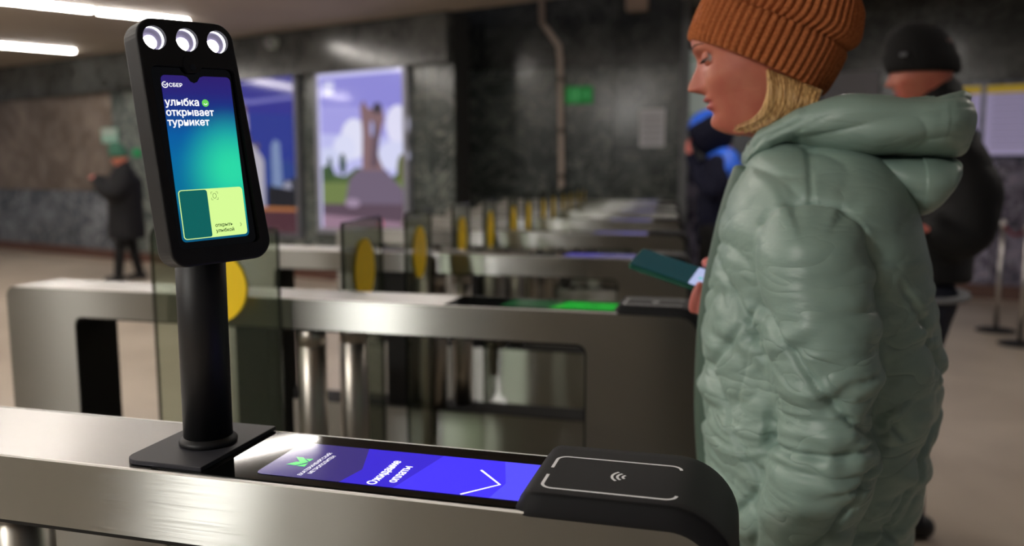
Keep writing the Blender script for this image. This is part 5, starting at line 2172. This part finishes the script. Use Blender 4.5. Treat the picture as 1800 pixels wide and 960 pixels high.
# person in the green hat far left
pg = dep(224, 420, 9.9)
t, jk, q, fw_, lf_ = figure('person in green knit hat and long dark coat by the far left wall', (pg.x, pg.y), 1.58, math.radians(215),
    (CHAR, BKNIT, SHOE, GKNIT, CHAR), [[(0.0, 0.12, 0.79), (0.05, 0.17, 0.67), (0.12, 0.13, 0.69), (0.16, 0.07, 0.75)], [(0.0, -0.12, 0.79), (0.06, -0.17, 0.68), (0.13, -0.10, 0.70), (0.165, -0.03, 0.75)]],
    legs=(0.07, -0.07), bulk=1.75, coat_len=0.32, hat='tall', head_pitch=0.3, vox=0.022, drop=0.025, collar=0.87, hsc=1.35)
bag_me = box_me('backpack', -0.06, 0.10, -0.14, 0.14, -0.22, 0.22, bevel=0.05, seg=3)


# ------------------------------------------------------------------ things on the walls
def wallframe(O, D, N):
    ang = D
    return lambda s, z, d=0.0: O + D * s + N * d + Vector((0, 0, z))


def wall_sz(px, py, O=WO, D=DW, N=NW, off=0.0):
    p = onwall(px, py, off, O, N)
    return (p - O).dot(D), p.z


def wall_rect(px0, py0, px1, py1, O=WO, D=DW, N=NW):
    a = wall_sz(px0, py0, O, D, N); b = wall_sz(px1, py1, O, D, N)
    return a[0], b[0], b[1], a[1]


WFR = Frame(WO, DW, Vector((0, 0, 1)), NW)


def poster(label, rect, art, es, frame_m):
    s0, s1, z0, z1 = rect
    o = WO + DW * s0 + Vector((0, 0, z0))
    t = thing('lightbox_poster', label, 'poster', tuple(o), None)
    FR = Frame((0, 0, 0), DW, Vector((0, 0, 1)), NW)
    w, h = s1 - s0, z1 - z0
    link('lightbox', plate_me('lightbox', [(0, 0), (w, 0), (w, h), (0, h)], FR, 0.0, 0.05), frame_m, t)
    link('poster_frame', plate_me('poster_frame', [(-0.03, -0.03), (w + 0.03, -0.03), (w + 0.03, h + 0.03), (-0.03, h + 0.03)], FR, 0.0, 0.075,
                                  [(0.03, 0.03), (0.03, h - 0.03), (w - 0.03, h - 0.03), (w - 0.03, 0.03)]), frame_m, t)
    g = []; ms = []
    for k, (pts, col) in enumerate(art):
        V, Fc = flat_geo(FR, [(0.03 + x * (w - 0.06), 0.03 + y * (h - 0.06)) for x, y in pts], 0.052 + 0.0008 * k)
        g.append((V, Fc, k)); ms.append(screen_mat('print_%s_%d' % (label[:5], k), lin(*col), es))
    V, Fc, MI = join(*g)
    me = mesh('poster_print', V, Fc, MI)
    for m in ms:
        me.materials.append(m)
    link('poster_print', me, ms[0] if False else None, t, 'backlit printed picture')
    return t


def ell(cx, cy, rx, ry, n=20):
    return [(cx + rx * math.cos(2 * math.pi * k / n), cy + ry * math.sin(2 * math.pi * k / n)) for k in range(n)]


LBF = mat('lightbox_frame_pale', lin(150, 152, 165), 0.4, metal=0.3)
LBD = mat('lightbox_frame_grey', lin(110, 112, 120), 0.4, metal=0.3)
day = [([(0, 0), (1, 0), (1, 1), (0, 1)], (190, 190, 240)), ([(0, .62), (1, .58), (1, 1), (0, 1)], (164, 160, 228)), ([(0, .80), (1, .76), (1, 1), (0, 1)], (142, 138, 216)),
       (ell(.42, .58, .16, .13), (226, 226, 248)), (ell(.30, .52, .14, .09), (220, 222, 248)), (ell(.93, .66, .13, .12), (226, 224, 248)), (ell(.88, .47, .18, .09), (214, 216, 246)), (ell(.1, .46, .14, .07), (206, 210, 242)),
       ([(0, .22), (1, .26), (1, .38), (.86, .34), (.6, .38), (.45, .40), (.3, .34), (.14, .36), (0, .35)], (78, 98, 58)),
       (ell(.28, .42, .04, .07), (52, 74, 58)), (ell(.08, .36, .10, .05), (66, 90, 50)), (ell(.12, .40, .03, .07), (58, 78, 62)), (ell(.98, .38, .06, .10), (96, 102, 52)),
       ([(0, .14), (1, .18), (1, .32), (.75, .28), (.3, .30), (0, .30)], (112, 128, 74)),
       ([(.30, .16), (.36, .32), (.46, .38), (.62, .41), (.80, .38), (.92, .30), (1, .26), (1, .14), (.3, .12)], (112, 98, 118)),
       ([(.52, .38), (.53, .62), (.51, .78), (.55, .82), (.60, .77), (.66, .76), (.70, .79), (.77, .76), (.79, .70), (.74, .60), (.70, .50), (.73, .44), (.78, .38)], (132, 104, 108)),
       (ell(.71, .765, .055, .035), (66, 60, 72)), (ell(.645, .64, .022, .05), (168, 168, 214)),
       ([(.62, .40), (.70, .40), (.73, .60), (.68, .70), (.64, .52)], (98, 80, 92)),
       ([(0, .0), (1, .0), (1, .17), (0, .16)], (92, 74, 88)), ([(0, 0), (1, 0), (1, .055), (0, .09)], (150, 120, 140)), ([(.70, .02), (.76, .02), (.75, .07), (.71, .07)], (190, 70, 80)),
       ([(.07, .86), (.20, .86), (.20, .95), (.07, .95)], (206, 206, 240)), (ell(.40, .17, .09, .03), (156, 136, 160)),
       ([(0, 0), (.025, 0), (.025, 1), (0, 1)], (206, 204, 246)), ([(0, .975), (1, .975), (1, 1), (0, 1)], (206, 204, 246))]
night = [([(0, 0), (1, 0), (1, 1), (0, 1)], (46, 66, 136)), ([(0, .55), (1, .45), (1, 1), (0, 1)], (44, 56, 140)), ([(0, .8), (1, .75), (1, 1), (0, 1)], (52, 52, 140)),
         ([(0, .87), (.5, .83), (1, .85), (1, .87), (.5, .86), (0, .90)], (112, 110, 180)), ([(.2, .72), (.42, .73), (.42, .75), (.2, .74)], (120, 122, 190)),
         ([(.66, .0), (1, .0), (1, .36), (.9, .34), (.66, .30)], (38, 40, 48)),
         ([(.72, .26), (.72, .56), (.76, .60), (.82, .58), (.84, .30), (.94, .28), (.94, .24)], (120, 138, 178)),
         ([(.84, .3), (.9, .34), (.94, .32), (.94, .26), (.84, .24)], (150, 150, 170)),
         ([(.22, .14), (.22, .48), (.28, .56), (.36, .60), (.44, .60), (.52, .56), (.60, .50), (.63, .46), (.63, .16)], (176, 172, 184)),
         ([(.28, .56), (.34, .66), (.40, .70), (.46, .65), (.50, .57)], (84, 66, 72)), ([(.37, .68), (.375, .77), (.42, .79), (.455, .76), (.46, .66)], (170, 160, 178)), (ell(.41, .80, .04, .022), (130, 104, 82)),
         ([(.40, .79), (.42, .79), (.412, .86), (.405, .86)], (150, 130, 100)), (ell(.56, .56, .03, .02), (100, 84, 84)),
         ([(.46, .20), (.47, .28), (.50, .31), (.53, .28), (.53, .18)], (84, 70, 78)), ([(.3, .3), (.31, .4), (.34, .4), (.34, .3)], (120, 108, 124)),
         ([(.66, .10), (.66, .26), (.74, .30), (.96, .28), (1, .24), (1, .1)], (34, 34, 40)),
         ([(0, .0), (1, .0), (1, .15), (0, .17)], (78, 48, 56)), ([(0, .135), (1, .145), (1, .165), (0, .165)], (176, 112, 66)), ([(.2, .12), (.27, .12), (.27, .16), (.2, .16)], (236, 52, 44))]
poster('backlit poster of a tall dark monument under a bright cloudy sky, on the marble wall', wall_rect(562, 128, 722, 412), day, 0.95, LBF)
poster('darker backlit poster of a white domed church, left of the monument poster', wall_rect(372, 140, 534, 415), night, 0.95, LBD)

# small signs on the far left wall
SGN = mat('sign_white', lin(170, 178, 172), 0.5)
SGG = mat('sign_green', lin(30, 130, 80), 0.5, emit=lin(20, 110, 60), es=0.25)
SGT = mat('sign_teal_pale', lin(140, 180, 165), 0.5)


def wall_sign(name, label, cat, O, D, N, rect, m, depth=0.02, extra=None):
    s0, s1, z0, z1 = rect
    o = O + D * s0 + Vector((0, 0, z0))
    FR = Frame((0, 0, 0), D, Vector((0, 0, 1)), N)
    w, h = s1 - s0, z1 - z0
    ob = link(name, plate_me(name, dedup(rrect(0, w, 0, h, 0.01, 2)), FR, 0.0, depth), m)
    ob.location = o
    tag(ob, label, cat)
    if extra:
        for nm, pts, mm, c in extra:
            V, Fc = flat_geo(FR, [(x * w, y * h) for x, y in pts], depth + c)
            link(nm, mesh(nm, V, Fc), mm, ob)
    return ob


r = wall_rect(180, 226, 208, 250)
wall_sign('wall_plate', 'small pale green plate on the wall just above the green knit hat', 'sign', WO, DW, NW, r, SGT, extra=[('white_band', [(.05, .55), (.95, .55), (.95, .9), (.05, .9)], SGN, 0.001)])
r = wall_rect(235, 262, 249, 275)
wall_sign('wall_plate', 'tiny green plate on the wall between the green hat and the face scanner', 'sign', WO, DW, NW, r, SGG)
# camera dome under the ceiling band
p = onwall(483, 76, 0.12)
cam_t = thing('security_camera', 'pale dome security camera on the dark marble band above the church poster', 'camera', tuple(p))
v, f = cyl_geo((0, 0, 0), tuple(NW * 0.08), 0.07, n=20)
link('mount', mesh('mount', v, f), SGN, cam_t)
v, f = cyl_geo(tuple(NW * 0.08), tuple(NW * 0.15), 0, n=20, profile=[(0, 0.06), (0.03, 0.055), (0.055, 0.035), (0.065, 0.01)])
link('dome', mesh('dome', v, f), mat('smoked_dome', lin(120, 120, 122), 0.15), cam_t, smooth=True)

# wall behind the gates
RUN = mat('exit_sign_green', lin(10, 120, 50), 0.5, emit=lin(8, 104, 40), es=0.35)
EXW = mat('exit_sign_symbol', lin(70, 150, 90), 0.5, emit=lin(60, 150, 84), es=0.35)


def w2rect(px0, py0, px1, py1):
    a = ony(px0, py0, W2Y); b = ony(px1, py1, W2Y)
    return a.x - WO2.x, b.x - WO2.x, b.z, a.z


wall_sign('exit_sign', 'green emergency exit sign on the dark marble wall beside the pipe', 'sign', WO2, DX, NY, w2rect(995, 153, 1042, 182), RUN, 0.04,
          [('arrow', [(.62, .42), (.78, .42), (.78, .25), (.93, .5), (.78, .75), (.78, .58), (.62, .58)], EXW, 0.001),
           ('door_symbol', [(.36, .15), (.5, .15), (.5, .85), (.36, .85)], EXW, 0.001),
           ('running_figure', [(.1, .15), (.18, .4), (.16, .6), (.22, .85), (.28, .8), (.26, .5), (.33, .2), (.27, .18), (.21, .38), (.15, .12)], EXW, 0.001)])
PAPER = mat('grey_paper', lin(225, 227, 232), 0.6)
TXTL = mat('faint_print', lin(170, 172, 178), 0.6)
wall_sign('notice', 'pale paper notice taped to the marble wall above the far gates', 'notice', WO2, DX, NY, w2rect(1125, 192, 1168, 258), PAPER, 0.012,
          [('print_block', [(.12, .1 + .16 * k), (.88, .1 + .16 * k), (.88, .17 + .16 * k), (.12, .17 + .16 * k)], TXTL, 0.001) for k in range(5)])
BX = mat('beige_box', lin(200, 178, 162), 0.6)
r = w2rect(1103, -18, 1140, 20)
ob = wall_sign('junction_box', 'small beige box high on the marble wall, cut by the top edge of the frame', 'box', WO2, DX, NY, r, BX, 0.12)
pts = [ony(950, -90, W2Y - 0.05), ony(953, 40, W2Y - 0.05), ony(982, 80, W2Y - 0.05), ony(985, 105, W2Y - 0.05), ony(987, 330, W2Y - 0.05)]
PIPE = mat('painted_pipe', lin(205, 188, 175), 0.5)
path = []
for a, b in zip(pts[:-1], pts[1:]):
    path += [tuple(a.lerp(b, k / 6)) for k in range(6)]
path.append(tuple(pts[-1]))
pg_ = tube_grid(path, [0.036] * len(path), 14, 2)
pt0 = pts[-1]
me = grid_mesh('wall_pipe', pg_ - np.array(pt0))
pipe = link('wall_pipe', me, PIPE); pipe.location = pt0
tag(pipe, 'beige painted pipe with a bend, running down the marble wall', 'pipe')
CLIP = mat('pipe_clip', lin(120, 110, 100), 0.5)
for yy in (140, 230, 310):
    a = ony(986, yy, W2Y - 0.05) - pt0
    v, f = cyl_geo(a - Vector((0, 0, 0.03)), a + Vector((0, 0, 0.03)), 0.043, n=14)
    link('pipe_clip', mesh('pipe_clip', v, f), CLIP, pipe)

# route boards, with some glow added to panels and bands to make them visible
BOARD = mat('board_white', lin(176, 168, 200), 0.5, emit=lin(150, 142, 180), es=0.35)
BYEL = mat('board_yellow', lin(196, 170, 60), 0.5, emit=lin(180, 150, 30), es=0.25)
BTXT = mat('board_print', lin(140, 134, 168), 0.6)
BGRN = mat('board_green_line', lin(90, 190, 120), 0.6)
BTOP = mat('board_pale', lin(190, 196, 190), 0.5, emit=lin(150, 158, 150), es=0.3)


def board(label, rect, O, D, N, top, cat='map', green=False):
    s0, s1, z0, z1 = rect
    t = thing('route_board', label, cat, tuple(O + D * s0 + N * 0.035 + Vector((0, 0, z0))))
    FR = Frame((0, 0, 0), D, Vector((0, 0, 1)), N)
    w, h = s1 - s0, z1 - z0
    link('board_panel', plate_me('board_panel', [(0, 0), (w, 0), (w, h), (0, h)], FR, 0, 0.03), BTOP if green else BOARD, t)
    if green:
        for k, (a, b) in enumerate(((0.93, 0.90), (0.30, 0.22))):
            V, Fc = flat_geo(FR, [(0.02, h * b), (w - .02, h * (b - 0.04)), (w - .02, h * (b - 0.025)), (0.02, h * (b + .02))], 0.032)
            link('route_line', mesh('route_line', V, Fc), BGRN, t)
    else:
        link('yellow_band', plate_me('yellow_band', [(0, h - 0.075), (w, h - 0.075), (w, h), (0, h)], FR, 0.03, 0.036), BYEL, t)
        V = []; g = []
        for k in range(9):
            zz_ = h * (0.86 - 0.09 * k)
            g.append(flat_geo(FR, [(0.06, zz_ - 0.012), (w * 0.92, zz_ - 0.012), (w * 0.92, zz_), (0.06, zz_)], 0.032))
        V, Fc, MI = join(*g)
        link('print_lines', mesh('print_lines', V, Fc), BTXT, t)
    return t


board('pale information board with yellow top band, cut by the right edge of the frame', wall_rect(1736, 152, 1862, 272, WO3, DW, NW), WO3, DW, NW, 0)
board('yellow banded information board partly behind the man in black', wall_rect(1600, 158, 1718, 276, WO3, DW, NW), WO3, DW, NW, 0)
board('pale board with thin green lines, just left of the woman face', wall_rect(1207, 92, 1330, 232, WO3, DW, NW), WO3, DW, NW, 0, green=True)
GRS = mat('grey_board', lin(120, 118, 124), 0.5)
r = wall_rect(1450, 130, 1545, 200, WO3, DW, NW)
wall_sign('grey_panel', 'plain pale grey panel on the far wall between the beanie and the man in black', 'panel', WO3 + NW * 0.035, DW, NW, r, GRS, 0.04)

# stanchions and the red rope
CHR = mat('stanchion_steel', (0.55, 0.53, 0.52), 0.3, 1.0)
REDR = mat('red_rope', lin(110, 22, 36), 0.7)
for k, (px, pb, lab) in enumerate(((1750, 582, 'slim steel rope stanchion behind the man in black, nearer the far wall'), (1792, 606, 'slim steel rope stanchion nearest the right edge of the frame'))):
    b = onz(px, pb, 0)
    t = thing('rope_stanchion', lab, 'stanchion', (b.x, b.y, 0), 'rope stanchions')
    v, f = cyl_geo((0, 0, 0), (0, 0, 0.05), 0, n=28, profile=[(0, 0.15), (0.008, 0.15), (0.02, 0.12), (0.03, 0.03)])
    link('base', mesh('base', v, f), BLACK, t, smooth=True)
    v, f = cyl_geo((0, 0, 0.02), (0, 0, 0.86), 0.017, n=18)
    link('post', mesh('post', v, f), CHR, t, smooth=True)
    v, f = cyl_geo((0, 0, 0.85), (0, 0, 0.93), 0, n=18, profile=[(0, 0.02), (0.01, 0.028), (0.04, 0.028), (0.06, 0.016), (0.07, 0.002)])
    link('cap', mesh('cap', v, f), CHR, t, smooth=True)
    if k == 0:
        p0 = Vector((b.x, b.y, 0.86))
    else:
        p1 = Vector((b.x, b.y, 0.86))
d = p1 - p0
p2 = p1 + d * 1.6
p0 = p0 + (p1 - p0).normalized() * 0.05
p1 = p1 - (p1 - p0).normalized() * 0.05
path = [tuple(p0.lerp(p1, k / 8) - Vector((0, 0, 0.05 * math.sin(k / 8 * math.pi)))) for k in range(9)]
pg_ = tube_grid(path, [0.012] * 9, 12, 2) - np.array(p0)
rope = link('barrier_rope', grid_mesh('barrier_rope', pg_), REDR); rope.location = p0
tag(rope, 'dark red barrier rope strung between the steel stanchions', 'rope')
